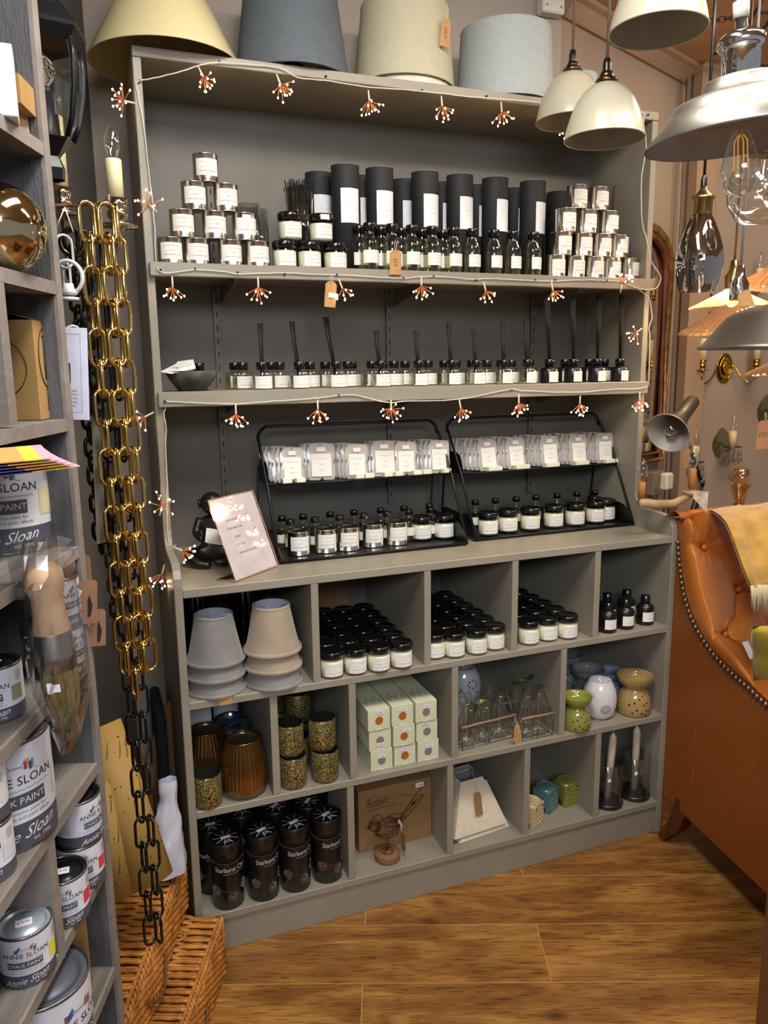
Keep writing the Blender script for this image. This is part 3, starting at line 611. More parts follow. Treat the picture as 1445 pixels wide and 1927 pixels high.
# ---------------------------------------------------------------- second row
def glit():
    m = M('gold_glitter_glass', '#5d5022', .35, .7); nt = m.node_tree; b = nt.nodes['Principled BSDF']
    tc = nt.nodes.new('ShaderNodeTexCoord'); vo = nt.nodes.new('ShaderNodeTexVoronoi'); vo.inputs['Scale'].default_value = 850; nt.links.new(tc.outputs['Object'], vo.inputs[0])
    r = nt.nodes.new('ShaderNodeValToRGB'); e = r.color_ramp.elements; e[0].color = lin('#1c1808'); e[0].position = .3; e[1].color = lin('#ffeea0'); e[1].position = .95; x = e.new(.55); x.color = lin('#6a591f')
    sp = nt.nodes.new('ShaderNodeSeparateColor'); nt.links.new(vo.outputs['Color'], sp.inputs[0]); nt.links.new(sp.outputs[0], r.inputs[0]); nt.links.new(r.outputs[0], b.inputs['Base Color'])
    nm = nt.nodes.new('ShaderNodeBump'); nm.inputs['Strength'].default_value = .9; nm.inputs['Distance'].default_value = .003; nt.links.new(sp.outputs[1], nm.inputs['Height']); nt.links.new(nm.outputs[0], b.inputs['Normal']); return m
GLIT = glit(); DARKIN = M('dark_glass_inside', '#2a2b26', .15, .3)
pgl = Proto('glitter_votive', 'candle holder'); mb = MB(); mb.lathe([(0, 0), (.026, 0), (.0305, .006), (.0315, .02), (.0315, .074), (.0305, .0755)], GLIT, 36); pgl.part('glitter_glass', mb)
mb = MB(); mb.lathe([(.0303, .0755), (.0298, .07), (.029, .01), (0, .006)], DARKIN, 32); pgl.part('inside', mb)
g0 = (0.0466,0.0257,0.3583); pgl.put((g0[0], g0[1], R2), 'gold glitter tea-light glass standing alone by the ribbed amber vase')
g1 = (0.2429,0.0342,0.3583); g2 = (0.3196,0.0326,0.3583)
for i, g in enumerate((g1, g2)):
    for k in range(2): pgl.put((g[0]-.003*k, g[1]+.008*k, R2+.0756*k), 'gold glitter glass, %s of the %s front pair' % (['bottom', 'top'][k], ['left', 'right'][i]), 'stacked glitter glasses', rz=i+k)
for i, (x, y) in enumerate(((g1[0]+.03, .12), (g2[0]-.02, .2), (g1[0]+.02, .28))):
    for k in range(2 if i else 1): pgl.put((x, y+.0, R2+.0756*k), 'dark gold glitter glass, %s of the %s pile behind the front pairs' % (['bottom', 'top'][k], ORD[i]), 'stacked glitter glasses', rz=i*2)
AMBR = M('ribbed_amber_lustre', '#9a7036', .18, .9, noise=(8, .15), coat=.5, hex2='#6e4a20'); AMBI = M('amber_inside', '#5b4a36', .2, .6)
def ribbed(sc):
    q = Proto('ribbed_amber_vase', 'vase'); mb = MB(); P_ = [(.0, 0), (.036, 0), (.048, .010), (.0535, .03), (.053, .055), (.048, .085), (.041, .112), (.0375, .130)]
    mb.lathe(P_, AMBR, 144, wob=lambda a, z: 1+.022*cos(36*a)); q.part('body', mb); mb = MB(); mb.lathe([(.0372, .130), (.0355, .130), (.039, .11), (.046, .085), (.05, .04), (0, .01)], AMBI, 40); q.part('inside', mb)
    mb = MB(); mb.tube([(.0367*cos(a), .0367*sin(a), .1305) for a in [i*pi/20 for i in range(40)]], .0012, BRASS, 5, closed=True); q.part('rim', mb); return q
pr_ = ribbed(1); q = (0.1323,0.0482,0.3583); pr_.put((q[0], q[1], R2), 'ribbed amber glass vase with gilt rim at the front of the first cell'); pr_.put((.062, .125, R2), 'darker ribbed amber vase standing behind the lone glitter glass', rz=.3)
BLUEG = M('mottled_blue_glaze', '#27323c', .15, noise=(30, .5), coat=.6)
mb = MB(); mb.lathe([(0, 0), (.035, 0), (.05, .03), (.05, .06), (.04, .085), (.037, .084), (.046, .055), (0, .01)], BLUEG, 32); t = obj('blue_bowl_vase', mb); t.location = (.13, .19, R2+.03); tag(t, 'dark mottled blue glazed bowl behind the ribbed amber vase', 'bowl')
mb = MB(); mb.box(-.04, .04, -.04, .04, 0, .03, WHITE); t = obj('low_white_box', mb); t.location = (.13, .19, R2); tag(t, 'low white box under the mottled blue bowl', 'box')
mb = MB(); mb.box(-.035, .035, -.03, .03, 0, .16, WHITE); t = obj('white_box', mb, bevel=.001); t.location = (.055, .30, R2); t.rotation_euler = (0, 0, .3); tag(t, 'plain white carton at back left of the first cell', 'box')
mb = MB(); mb.lathe([(0, 0), (.033, 0), (.033, .19), (0, .19)], WHITE, 30); mb.tube([(.0335*cos(a), .0335*sin(a), .16) for a in [i*pi/16 for i in range(32)]], .0008, INK, 4, closed=True); t = obj('white_cylinder_box', mb); t.location = (.14, .33, R2); tag(t, 'round white carton at the back of the first cell', 'box')
# nine cream cartons
CARTM = M('cream_carton', '#d2d4b4', .6, noise=(8, .05)); ORG = M('orange_dot', '#a8600c', .6); MAU = M('mauve_dot', '#857474', .6)
def carton(dot, sx, sz):
    q = Proto('cream_carton', 'box'); w, h, d = .0555, .052, .2; mb = MB(); mb.box(-w/2, w/2, 0, d, 0, h-.0006, CARTM)
    mb.box(-.008, .008, -.0006, .001, -.0003, .0025, CARTM); q.part('carton', mb, .0006)
    mb = MB(); mb.prism([(.0098*cos(a), h*.46+.0098*sin(a)) for a in [i*pi/18 for i in range(36)]], -.0011, -.0007, 'y', dot); q.part('colour_dot', mb)
    mb = MB(); mb.box(sx-.009, sx+.009, -.0016, -.0012, sz, sz+.009, STICK); mb.text('£ 8.00', .005, lambda a, b: (sx+a, -.0018, sz+.0045+b), INK); q.part('price_sticker', mb)
    mb = MB()
    for i, l in enumerate(('Ceramic', 'oil burner', 'with tealight', 'gift boxed', 'hand made')): mb.text(l, .009 if i < 2 else .006, lambda a, b, i=i: (-.018+.009*i-b*0+b, .035+.02*(i % 2)+a*.9+.01, h-.0003), INK)
    q.part('printed_text', mb); return q
c0_, c1_ = Vector((0.4248,0.0172,0.3583)), Vector((0.607,0.0165,0.3583)); dv = (c1_-c0_); az = math.atan2(dv.y, dv.x); dv.normalize(); nv = Vector((-dv.y, dv.x, 0))
dots = [[MAU, ORG, MAU], [MAU, ORG, MAU], [ORG, ORG, MAU]]; st = [[(-.001, .031), (-.002, .036), (.003, .033)], [(.0, .009), (.006, .034), (-.004, .042)], [(.004, .039), (0, .036), (.001, .034)]]
for k in range(3):
    for i in range(3):
        w3 = (c1_-c0_).length/3; c = c0_+dv*(w3*(i+.5)); c += nv*(.002*((i+k) % 2)-.001*k)-dv*.003*k
        carton(dots[k][i], *st[k][i]).put((c.x, c.y, R2+.0522*k), 'cream carton with %s dot, %s row %s of the nine' % ('an orange' if dots[k][i] is ORG else 'a mauve', ['bottom', 'middle', 'top'][k], ['left', 'centre', 'right'][i]), 'cream dotted cartons', rz=az)
# milk bottles in wire crates
def milkb(h, r):
    q = Proto('small_milk_bottle', 'bottle'); mb = MB(); mb.lathe([(0, .004), (r-.003, .003), (r, .008), (r, h*.5), (r*.92, h*.6), (r*.55, h*.78), (r*.46, h*.9), (r*.58, h*.95), (r*.6, h*.99), (r*.5, h)], CLEAR, 24); q.part('glass', mb); return q
mk = milkb(.112, .0225); WIREM = M('grey_wire', '#6f6b64', .4, .7); CANE = M('cane_rod', '#8f745c', .6, noise=(60, .15))
def crate(a, b, n, nm, dep=.1):
    a, b = Vector(a), Vector(b); L = (b-a).length; t = thing('wire_crate', nm, 'crate', tuple((a+b)/2), math.atan2((b-a).y, (b-a).x), 'wire bottle crates'); hx = L/2; h = .062
    mb = MB()
    for z in (.001, h):
        mb.tube([(-hx, 0, z), (hx, 0, z), (hx, dep, z), (-hx, dep, z)], .0011, WIREM, 5, closed=True)
    for x in (-hx, 0, hx):
        for y in (0, dep): mb.tube([(x, y, .001), (x, y, h)], .0011, WIREM, 5)
    for y in [i*dep/6 for i in range(7)]: mb.tube([(-hx, y, .001), (hx, y, .001)], .0008, WIREM, 4)
    obj('frame', mb, t); mb = MB(); s = .0135; k = int(2*hx/(s*1.5))+1
    for y in (0, dep):
        for i in range(k):
            for j in range(3):
                cx = -hx+.006+i*s*1.25; cz = .011+j*.02+(.01 if i % 2 else 0)
                if cz > h-.006 or cx > hx-.006: continue
                mb.tube([(cx-s*.62, y, cz), (cx-s*.3, y, cz+.0095), (cx+s*.3, y, cz+.0095), (cx+s*.62, y, cz), (cx+s*.3, y, cz-.0095), (cx-s*.3, y, cz-.0095)], .0005, WIREM, 3, closed=True)
    obj('chicken_wire', mb, t)
    for y in (0, dep): mb = MB(); mb.tube([(-hx-.003, y-.001, h), (-hx*.4, y-.001, h+.0008), (hx*.3, y-.001, h-.0005), (hx+.003, y-.001, h)], .0034, CANE, 7); obj('cane_rim', mb, t)
    mb = MB(); mb.tube([(hx, dep*.1+dep*.8*i/14, h+.055*sin(pi*i/14)) for i in range(15)], .0013, WIREM, 5); obj('handle', mb, t)
    for i in range(n):
        for j in range(2):
            p_ = t.matrix_basis @ Vector((-hx+.028+(2*hx-.056)*i/(n-1), .026+.048*j, .0015))
            mk.put(tuple(p_), 'small clear milk bottle, %s in the %s row of the %s' % (['left', 'middle', 'right'][i if n == 3 else i*2], ['front', 'rear'][j], nm.split(' holding')[0]), 'milk bottles in wire crates')
    return t
cA = crate((0.6746,0.0263,0.3583), (0.831,0.0411,0.3583), 3, 'longer wire crate holding milk bottles'); cB = crate((0.8365,0.0107,0.3583), (0.93,0.0129,0.3583), 2, 'shorter wire crate holding milk bottles')
LEAF = M('green_leaf', '#3f6a2c', .5, noise=(30, .2)); LEAF2 = M('pale_green_leaf', '#b9c95a', .5)
def sprig(loc, lb, n=14, big=False, r=.028):
    mb = MB(); rr = random.Random(n)
    for i in range(n):
        a = rr.uniform(0, 2*pi); e = rr.uniform(-.2, 1.1); d = Vector((cos(a)*cos(e), sin(a)*cos(e), sin(e))); o_ = d*rr.uniform(.3, 1)*r; L = .012 if not big else .02; w = .0045 if not big else .009; u = d.cross(Vector((0, 0, 1))).normalized()
        mb.grid(lambda s_, v_: o_+d*(L*(v_))+u*((s_-.5)*2*w*sin(pi*v_)**.6)+Vector((0, 0, .002*sin(pi*v_))), 2, 5, LEAF if i % 6 else LEAF2)
    mb.tube([(0, 0, -.07), (.002, 0, -.03), (0, 0, .005)], .0009, LEAF, 4); t = obj('leafy_sprig', mb); t.location = loc; tag(t, lb, 'sprig'); return t
sprig((0.7341,0.05,0.4412), 'small green sprig in the front left milk bottle', 22)
sprig((0.9108,0.13,0.4563), 'rounder dark leaves in a rear milk bottle', 5, True, .02)
mb = MB(); mb.prism([(-.012, .03), (.002, .034), (.014, .0), (.02, -.03), (.008, -.035), (-.01, -.01)], -.0006, .0006, 'y', KRAFT); mb.tube([(-.004, 0, .028), (-.01, .004, .055), (-.003, -.001, .03), (.018, -.001, -.03)], .0007, STRING, 4); t = obj('string_tag', mb); t.location = (0.8186,0.005,0.3776); t.rotation_euler = (0, .1, .1); tag(t, 'kraft tag on string tied to the longer wire crate', 'tag')
# wax burners
def CER(n, h): return M(n, h, .16, coat=.7, noise=(6, .08), bump=(18, .25))
HOLE = M('pierced_hole', '#1c1208', .9)
def burner(name, prof, mat, inner, label, loc, n=40, holes=(), rz=0, sc=1):
    t = thing(name, label, 'wax burner', loc, rz, 'ceramic wax burners'); mb = MB(); mb.lathe(prof, mat, n); obj('body', mb, t)
    mb = MB(); mb.lathe(inner, mat, n); obj('dish', mb, t)
    if holes:
        mb = MB()
        for (ph, z, s_) in holes:
            rr = [p for p in prof]; R_ = 0
            for j in range(len(rr)-1):
                if min(rr[j][1], rr[j+1][1]) <= z <= max(rr[j][1], rr[j+1][1]) and rr[j+1][1] != rr[j][1]: R_ = max(R_, rr[j][0]+(rr[j+1][0]-rr[j][0])*(z-rr[j][1])/(rr[j+1][1]-rr[j][1]))
            R_ += .0004; k = 8; vs = [(R_*sin(ph+s_*cos(2*pi*i/k)/R_), -R_*cos(ph+s_*cos(2*pi*i/k)/R_), z+s_*1.1*sin(2*pi*i/k)) for i in range(k)]; mb.add(vs, [tuple(range(k))], HOLE)
        obj('pierced_holes', mb, t)
    t.scale = (sc,)*3; return t
hg = [(.022, .0), (.033, .0), (.0365, .006), (.037, .02), (.034, .04), (.027, .055), (.0225, .060), (.0235, .064), (.033, .070), (.038, .079), (.0395, .088)]
hin = [(.0395, .088), (.0375, .0885), (.0345, .079), (.028, .069), (0, .065)]
hh = [(a, z, .0022) for a, z in ((-.9, .035), (-.6, .042), (-.35, .049), (-.1, .052), (.12, .052), (.3, .047), (-1.2, .03), (-.75, .02), (-.3, .03), (-.45, .012), (-.1, .034), (-.15, .018), (.1, .015), (.45, .036), (.6, .022), (.35, .018), (.3, .008), (-.2, .008), (.8, .03), (-1.0, .012))]
tq = (1.2115,0.0448,0.3583); burner('wax_burner', hg, CER('tan_glaze', '#a88c58'), hin, 'large tan buddha-face wax burner at the right end of the second row', (tq[0], tq[1], R2), holes=hh, sc=1.24, rz=.25)
gq = (1.0113,0.0205,0.3583); burner('wax_burner', hg, CER('lime_glaze', '#8a8c40'), hin, 'lime green buddha-face wax burner next to the white one', (gq[0], gq[1]+.006, R2), holes=hh, sc=1.02, rz=.35)
wp = [(.02, 0), (.031, 0), (.040, .012), (.0455, .035), (.0462, .055), (.042, .08), (.034, .097), (.030, .104)]; win = [(.030, .104), (.0275, .105), (.026, .098), (.024, .088), (0, .082)]
wh = [(.0+.28*rr*cos(a), .036+.012*rr*sin(a), .0013) for rr, k in ((.35, 6), (.7, 12), (1.0, 18)) for a in [2*pi*i/k for i in range(k)]]; wh += [(-1.0+.3*cos(2*pi*i/14), .07+.011*sin(2*pi*i/14), .0013) for i in range(14)]
wq = (1.1107,0.0636,0.3583); burner('wax_burner', wp, CER('white_glaze', '#d9d5d6'), win, 'tall white pierced wax burner between the green and tan ones', (wq[0], wq[1], R2), holes=[(a-.25, z, s) for a, z, s in wh], sc=1.0)
hb = [(a*1.0, b) for a, b in hg]
for i, (x, y, c, sc, lb) in enumerate(((1.134, .15, '#7b8084', 1.15, 'blue-grey wax burner with wide bowl behind the green one'), (1.115, .24, '#727a7c', 1.35, 'large grey wax burner with wide bowl at the back of the fifth cell'), (1.205, .14, '#7b8a9c', 1.0, 'pale blue owl-shaped wax burner behind the tan one'), (1.0, .27, '#786a60', 1.25, 'brown-grey wax burner at back left behind the divider'))):
    burner('wax_burner', hb, CER('glaze_%d' % i if 0 else 'muted_glaze', c), hin, lb, (x, y, R2), sc=sc, holes=hh[:8])
for i, (x, y, c, lb) in enumerate(((.700, .25, '#c9c9c8', 'white pierced round burner at back left behind the milk bottles'), (.80, .27, '#c2c4c6', 'round white burner with blue dish behind the milk bottles'), (.705, .155, '#c9c7c8', 'white leaf-patterned burner just behind the left milk bottles'), (.765, .345, '#b9b9bc', 'white wide-bowled burner at the very back of the milk bottle cell'))):
    burner('wax_burner', wp if i != 3 else hb, CER('pale_glaze', c), win if i != 3 else hin, lb, (x, y, R2+(.0 if i < 3 else .0)), sc=(1.15, 1.1, 1.0, 1.5)[i], holes=[(.1+.28*cos(2*pi*j/8), .07+.01*sin(2*pi*j/8), .0022) for j in range(8)] if i < 2 else ())

# ---------------------------------------------------------------- bottom row
TUBK = M('matt_black_print', '#0f0c0d', .32, noise=(80, .2), coat=.2); SILV = M('silver_print', '#c9c6cc', .5); COPR = M('copper_print', '#a07e60', .5); BRONZ = M('bronze_line_print', '#6d6259', .6)
def star_tube():
    q = Proto('light_chain_tube', 'tube'); r, h = .036, .162; mb = MB(); mb.lathe([(0, 0), (r-.001, 0), (r, .001), (r, h-.045)], TUBK, 40); q.part('tube', mb)
    mb = MB(); mb.lathe([(r, h-.045), (r+.0009, h-.045), (r+.0009, h-.001), (r, h), (r-.003, h), (r-.0035, h-.0015), (0, h-.0015)], TUBK, 40); mb.tube([((r+.0012)*cos(a), (r+.0012)*sin(a), h-.045) for a in [i*pi/24 for i in range(48)]], .0004, BRONZ, 3, closed=True); q.part('lid', mb)
    mb = MB()
    for i in range(9):
        a = i*2*pi/9+.2; mb.add([(cos(a+.05*s)*rr, sin(a+.05*s)*rr, h-.0009) for s, rr in ((-1, .008), (1, .008), (.4, .029), (-.4, .029))], [(0, 1, 2, 3)], SILV)
    mb.box(-.011, .011, -.0045, .0045, h-.0011, h-.0007, SILV); mb.text('20 LED', .0045, lambda a, b: (a+.0, b-.016, h-.0006), SILV); mb.text('COPPER WIRE', .003, lambda a, b: (a, b-.021, h-.0006), SILV); q.part('lid_print', mb)
    mb = MB(); mb.ctext('Starburst Chain', .0165, r+.0006, h*.62, SILV, .1, .8); mb.ctext('20 WARM WHITE LED STARBURST LIGHT CHAIN', .0026, r+.0006, h*.555, SILV, .25)
    q.part('front_print', mb); mb = MB()
    for ph, z in ((-1.1, .047), (.05, .032), (1.0, .05)):
        for i in range(12):
            a = 2*pi*i/12+.1; R2_ = r+.0006; mb.tube([(R2_*sin(ph+.0015*cos(a)/r), -R2_*cos(ph+.0015*cos(a)/r), z+.0015*sin(a)), (R2_*sin(ph+.0095*cos(a)/r), -R2_*cos(ph+.0095*cos(a)/r), z+.0095*sin(a))], .0004, COPR, 3); c_ = (R2_*sin(ph+.0105*cos(a)/r), -R2_*cos(ph+.0105*cos(a)/r), z+.0105*sin(a)); mb.sphere(c_, .0008, SILV, 3)
    mb.tube([((r+.0006)*sin(ph), -(r+.0006)*cos(ph), .047-.007*cos(ph*1.6)+.006) for ph in [-1.3+.2*i for i in range(14)]], .0003, BRONZ, 3); q.part('chain_picture', mb); return q
ps = star_tube(); sp = [(0.0813,0.0368,0.0983),(0.1631,0.0346,0.0983),(0.2407,0.0369,0.0983),(0.3198,0.0397,0.0983)]
for i, q in enumerate(sp): ps.put((q[0], q[1]+.003, R3), 'black printed light-chain tube, %s of the four in front' % ['leftmost', 'second', 'third', 'rightmost'][i], 'black light chain tubes', rz=(.12, .42, .35, .5)[i])
for i, (x, y) in enumerate(((.057, .09), (.135, .125), (.215, .11), (.295, .10), (.10, .2), (.18, .21), (.27, .2), (.335, .17), (.24, .3))):
    ps.put((x, y+.015, R3), 'black printed light-chain tube, %s of those standing behind the front four' % ORD[i], 'black light chain tubes', rz=.3*i)
# robin box and wire robin
LP = M('brown_pencil_print', '#4c3222', .8)
t = thing('bird_gift_box', 'flat brown cardboard box with handwritten title and bird drawing', 'box', (0.5186,0.0902,0.0983), 0.0045)
wB = 0.2006/2; hB = .168
mb = MB(); mb.box(-wB, wB, 0, .05, 0, hB, KRAFTD); obj('box', mb, t, .0012)
mb = MB(); mb.text('Robin', .032, lambda a, b: (-wB*.5+a*.8+b*.35, -.0006, hB*.78+b*1.05), LP); mb.tube([(-wB*.82, -.0006, hB*.67), (-wB*.3, -.0006, hB*.675), (.0, -.0006, hB*.68)], .0006, LP, 4)
bird_lines(mb, -.0007, .048, -.005, hB*.42, LP)
for i in range(26): mb.tube([(.02+.0023*i, -.0007, hB*.5+.0028*i), (.028+.0023*i+rnd.uniform(-.006, .006), -.0007, hB*.5+.0028*i+rnd.uniform(.003, .012))], .0005, LP, 3)
mb.tube([(wB*.15, -.0006, hB*.82), (wB*.3, -.0006, hB*.78), (wB*.55, -.0006, hB*.76)], .0007, LP, 3)
obj('printed_bird', mb, t)
mb = MB(); mb.box(wB*.55, wB*.78, -.0009, -.0005, hB*.87, hB*.95, STICK); mb.text('£ 9.00', .006, lambda a, b: (wB*.665+a, -.0011, hB*.91+b), INK); obj('price_sticker', mb, t)
bq = (0.4776,0.0467,0.0983); t = thing('wire_robin', 'copper wire bird on a round wooden base in front of the bird box', 'ornament', (bq[0], bq[1], R3), .1)
WOODB = M('light_turned_wood', '#86603f', .6, noise=(4, .15), stretch=(1, 1, 12)); mb = MB(); mb.lathe([(0, 0), (.0315, 0), (.032, .001), (.032, .019), (.031, .02), (0, .02)], WOODB, 32); obj('wooden_base', mb, t)
BW = M('dark_copper_wire', '#6b4432', .4, .8); mb = MB(); rr = random.Random(3)
for i in range(16):
    a0 = rr.uniform(0, pi); tl = rr.uniform(-.5, .5); mb.tube([(.034*cos(a)*1.0+.002, .018*sin(a)*cos(a0), .082+.026*sin(a)*sin(a0)+.006*cos(a)*tl) for a in [j*2*pi/20 for j in range(20)]], .0006, BW, 4, closed=True)
for i in range(9):
    a0 = rr.uniform(0, pi); mb.tube([(-.035+.016*cos(a), .013*sin(a)*cos(a0), .1+.014*sin(a)*sin(a0)) for a in [j*2*pi/16 for j in range(16)]], .0006, BW, 4, closed=True)
mb.tube([(-.05, 0, .101), (-.06, 0, .096), (-.05, 0, .094)], .0007, BW, 4)
for k in range(4): mb.tube([(.028, .004*k-.006, .09-.004*k), (.05, .003*k-.004, .105), (.078+.002*k, .002*k, .135-.003*k)], .0007, BW, 4)
for s in (-1, 1): mb.tube([(.004*s+.002, .004*s, .06), (.006*s, .004*s, .02), (.014*s, -.01, .0205), (-.006*s, .008, .021)], .0009, BW, 4)
mb.tube([(.012*cos(a)*(1+a*.04), .012*sin(a)*(1+a*.04), .0215) for a in [i*.4 for i in range(30)]], .0005, BW, 4); obj('wire_bird', mb, t)
mb = MB(); mb.tube([(.03, -.008, .1), (.035, -.01, .088), (.031, -.01, .07)], .001, STRING, 4); mb.tube([(.03, -.008, .1), (.026, -.01, .096), (.037, -.01, .083), (.036, -.01, .06)], .001, STRING, 4); mb.box(.0345, .0365, -.03, -.008, .022, .07, KRAFTD); obj('string_tag', mb, t)
# square pyramid shades laid in a stack
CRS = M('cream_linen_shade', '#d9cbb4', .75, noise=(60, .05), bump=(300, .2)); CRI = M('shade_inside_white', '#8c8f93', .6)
def pyr(name, lb, loc, rz, sc=1, tilt=0):
    t = thing(name, lb, 'lampshade', loc, 0, 'square tapered lampshades', rot=(tilt, 0, rz)); b, a, h = .078, .034, .125; mb = MB()
    vs = [(sx*b, sy*b, 0) for sx, sy in ((-1, -1), (1, -1), (1, 1), (-1, 1))]+[(sx*a, sy*a, h) for sx, sy in ((-1, -1), (1, -1), (1, 1), (-1, 1))]
    mb.add(vs, [(0, 1, 5, 4), (1, 2, 6, 5), (2, 3, 7, 6), (3, 0, 4, 7)], CRS); obj('shade', mb, t)
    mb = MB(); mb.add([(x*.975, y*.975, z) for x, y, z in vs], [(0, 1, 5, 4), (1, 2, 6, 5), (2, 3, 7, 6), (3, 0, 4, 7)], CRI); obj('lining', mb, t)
    
    for q0 in (0, 4): mb = MB(); mb.tube([vs[i] for i in range(q0, q0+4)], .0014, CRS, 4, closed=True); obj('edge_binding', mb, t)
    t.scale = (sc,)*3; return t
sx = 0.7049
pyr('square_tapered_lampshade', 'cream square tapered lampshade under the tagged one', (sx+.035, .118, R3+.001), .12)
pyr('square_tapered_lampshade', 'cream square tapered lampshade with a kraft tag hanging in front', (sx+.022, .115, R3+.016), .1)
mb = MB(); mb.prism([(-.0105, -.03), (.0105, -.03), (.0105, .024), (.006, .03), (-.006, .03), (-.0105, .024)], -.0005, .0005, 'y', KRAFTD); mb.tube([(0, -.001, .026), (-.002, -.002, .06), (-.004, .012, .085)], .0006, STRING, 4); t = obj('hanging_tag', mb); t.location = (0.7351,0.052,0.1841); t.rotation_euler = (-.2, 0, .1); tag(t, 'kraft tag hanging on the front of the square lampshade', 'tag')
# cube burners
def cubeb(mat, lb, loc, rz, sc=1):
    t = thing('cube_wax_burner', lb, 'wax burner', loc, rz, 'cube wax burners'); w, h = .0265, .066; mb = MB(); mb.box(-w, w, -w, w, 0, h-.003, mat); 
    mb.lathe([(w*1.06, h-.003), (w*1.1, h), (w*.95, h+.001), (w*.85, h-.006), (w*.6, h-.014), (0, h-.016)], mat, 32); obj('body', mb, t, .0035, seg=2)
    mb = MB(); rr = random.Random(5)
    for i in range(4):
        for j in range(4):
            cx, cz = -w+.009+i*.0115, .011+j*.0125; mb.tube([(cx+.0045*(1-k/14)*cos(k*.9), -w-.0004, cz+.0045*(1-k/14)*sin(k*.9)) for k in range(13)], .0009, mat, 4)
            mb.tube([(w+.0004, cx+.0045*(1-k/14)*cos(k*.9), cz+.0045*(1-k/14)*sin(k*.9)) for k in range(13)], .0009, mat, 4)
    obj('relief_swirls', mb, t)
    mb = MB(); mb.prism([(-w*.55, .004), (w*.55, .004), (w*.5, .015), (0, .026), (-w*.5, .015)], 0, .001, 'y', HOLE); b_ = obj('tealight_opening', mb, t); b_.location = (0, 0, 0); b_.rotation_euler = (0, 0, -pi/2); b_.location = (-w-.0008, 0, 0)
    mb = MB()
    for s in (-1, 1): mb.cyl(.0026, 0, .001, HOLE, 10)
    for x in (-.016, .016): mb.prism([(x+.0026*cos(a), .056+.0026*sin(a)) for a in [k*pi/6 for k in range(12)]], -w-.0014, -w-.0005, 'y', HOLE)
    obj('vent_holes', mb, t); t.scale = (sc,)*3; return t
cq = [(0.8917,0.0116,0.0983),(0.9634,0.0407,0.0983),(1.0333,0.048,0.0983)]
cubeb(CER('beige_crackle', '#cbb488'), 'beige relief cube wax burner, front left of three', (cq[0][0]-.004, cq[0][1]+.032, R3), .5)
cubeb(CER('teal_glaze', '#587a77'), 'teal relief cube wax burner, middle of three', (cq[1][0]+.002, cq[1][1]+.05, R3), .5)
cubeb(CER('olive_glaze', '#80813a'), 'olive relief cube wax burner, right of three', (cq[2][0]+.002, cq[2][1]+.048, R3), .1)
mb = MB(); mb.lathe([(0, 0), (.04, 0), (.05, .03), (.045, .11), (.02, .14), (.022, .15)], GL('dark_glass', '#30343c', .3), 32); t = obj('dark_glass_vase', mb); t.location = (.93, .28, R3); tag(t, 'dark glass vase in the shadow behind the cube burners', 'vase')
# hurricanes with dinner candles
HUR = GL('smoky_clear_glass', '#f4f4f4', .1, base=.02); HB = M('black_hurricane_base', '#1d1c1f', .3, coat=.4); CAND = M('ivory_candle', '#d6cfb6', .4, noise=(10, .04), sss=.2)
for i, (q, lb) in enumerate((((1.1371,0.0416,0.0983), 'left'), ((1.234,0.0492,0.0983), 'right'))):
    x_ = q[0] if i else q[0]; t = thing('hurricane_lamp', 'clear glass hurricane candle holder with black base, %s of two' % lb, 'candle holder', (x_, q[1]+.004, R3), 0, 'hurricane candle holders'); k = .96 if i == 0 else 1
    mb = MB(); mb.lathe([(0, 0), (.043*k, 0), (.045*k, .003), (.045*k, .011), (.043*k, .014), (.018, .013), (.013, .02), (0, .02)], HB, 36); obj('base', mb, t); mb = MB(); mb.lathe([(.041*k, .013), (.041*k, .128), (.0397*k, .128), (.0397*k, .013)], HUR, 36); obj('glass_chimney', mb, t)
    mb = MB(); mb.lathe([(0, 0), (.0105, 0), (.0105, .17), (.009, .179), (.004, .186), (.0015, .19), (0, .191)], CAND, 20); mb.tube([(0, 0, .19), (.001, 0, .196), (.004, 0, .199)], .0007, WHITE, 4); c_ = obj('dinner_candle', mb); c_.location = (x_, q[1]+.004, R3+.0202); c_.rotation_euler = (0, .06 if i == 0 else .0, 0); tag(c_, 'tall ivory dinner candle inside the %s hurricane glass' % lb, 'candle', 'ivory dinner candles')


# ---------------------------------------------------------------- starburst string lights draped over the unit
sl = thing('string_lights', 'white string lights with copper-wire sprays draped along the unit edges', 'string lights')
def cable(pts, nm='cable'):
    mb = MB(); q = [Vector(p) for p in pts]; out = []
    for i in range(len(q)-1):
        for k in range(4):
            t = k/4; a, b, c, d = q[max(i-1, 0)], q[i], q[i+1], q[min(i+2, len(q)-1)]
            out.append(.5*((2*b)+(c-a)*t+(2*a-5*b+4*c-d)*t*t+(3*b-a-3*c+d)*t**3)+Vector((rnd.uniform(-.0006, .0006), -.001, rnd.uniform(-.0006, .0006))))
    out.append(q[-1]); mb.tube([tuple(v) for v in out], .0013, CABLE, 5); obj(nm, mb, sl)
cable([(0.0104,0.15,1.871),(0.0499,0.15,1.8821),(0.1052,0.15,1.9021),(0.1356,0.15,1.9145),(0.1703,0.15,1.9225),(0.234,0.15,1.9258),(0.2982,0.15,1.9271),(0.3357,0.15,1.9127),(0.3969,0.15,1.9131),(0.4426,0.15,1.9117),(0.4955,0.15,1.911),(0.5802,0.15,1.9145),(0.672,0.15,1.9164),(0.7396,0.15,1.9166),(0.8231,0.15,1.9206),(0.9094,0.15,1.9224),(1.0599,0.15,1.923),(1.1702,0.15,1.9289),(1.2404,0.15,1.9295)])
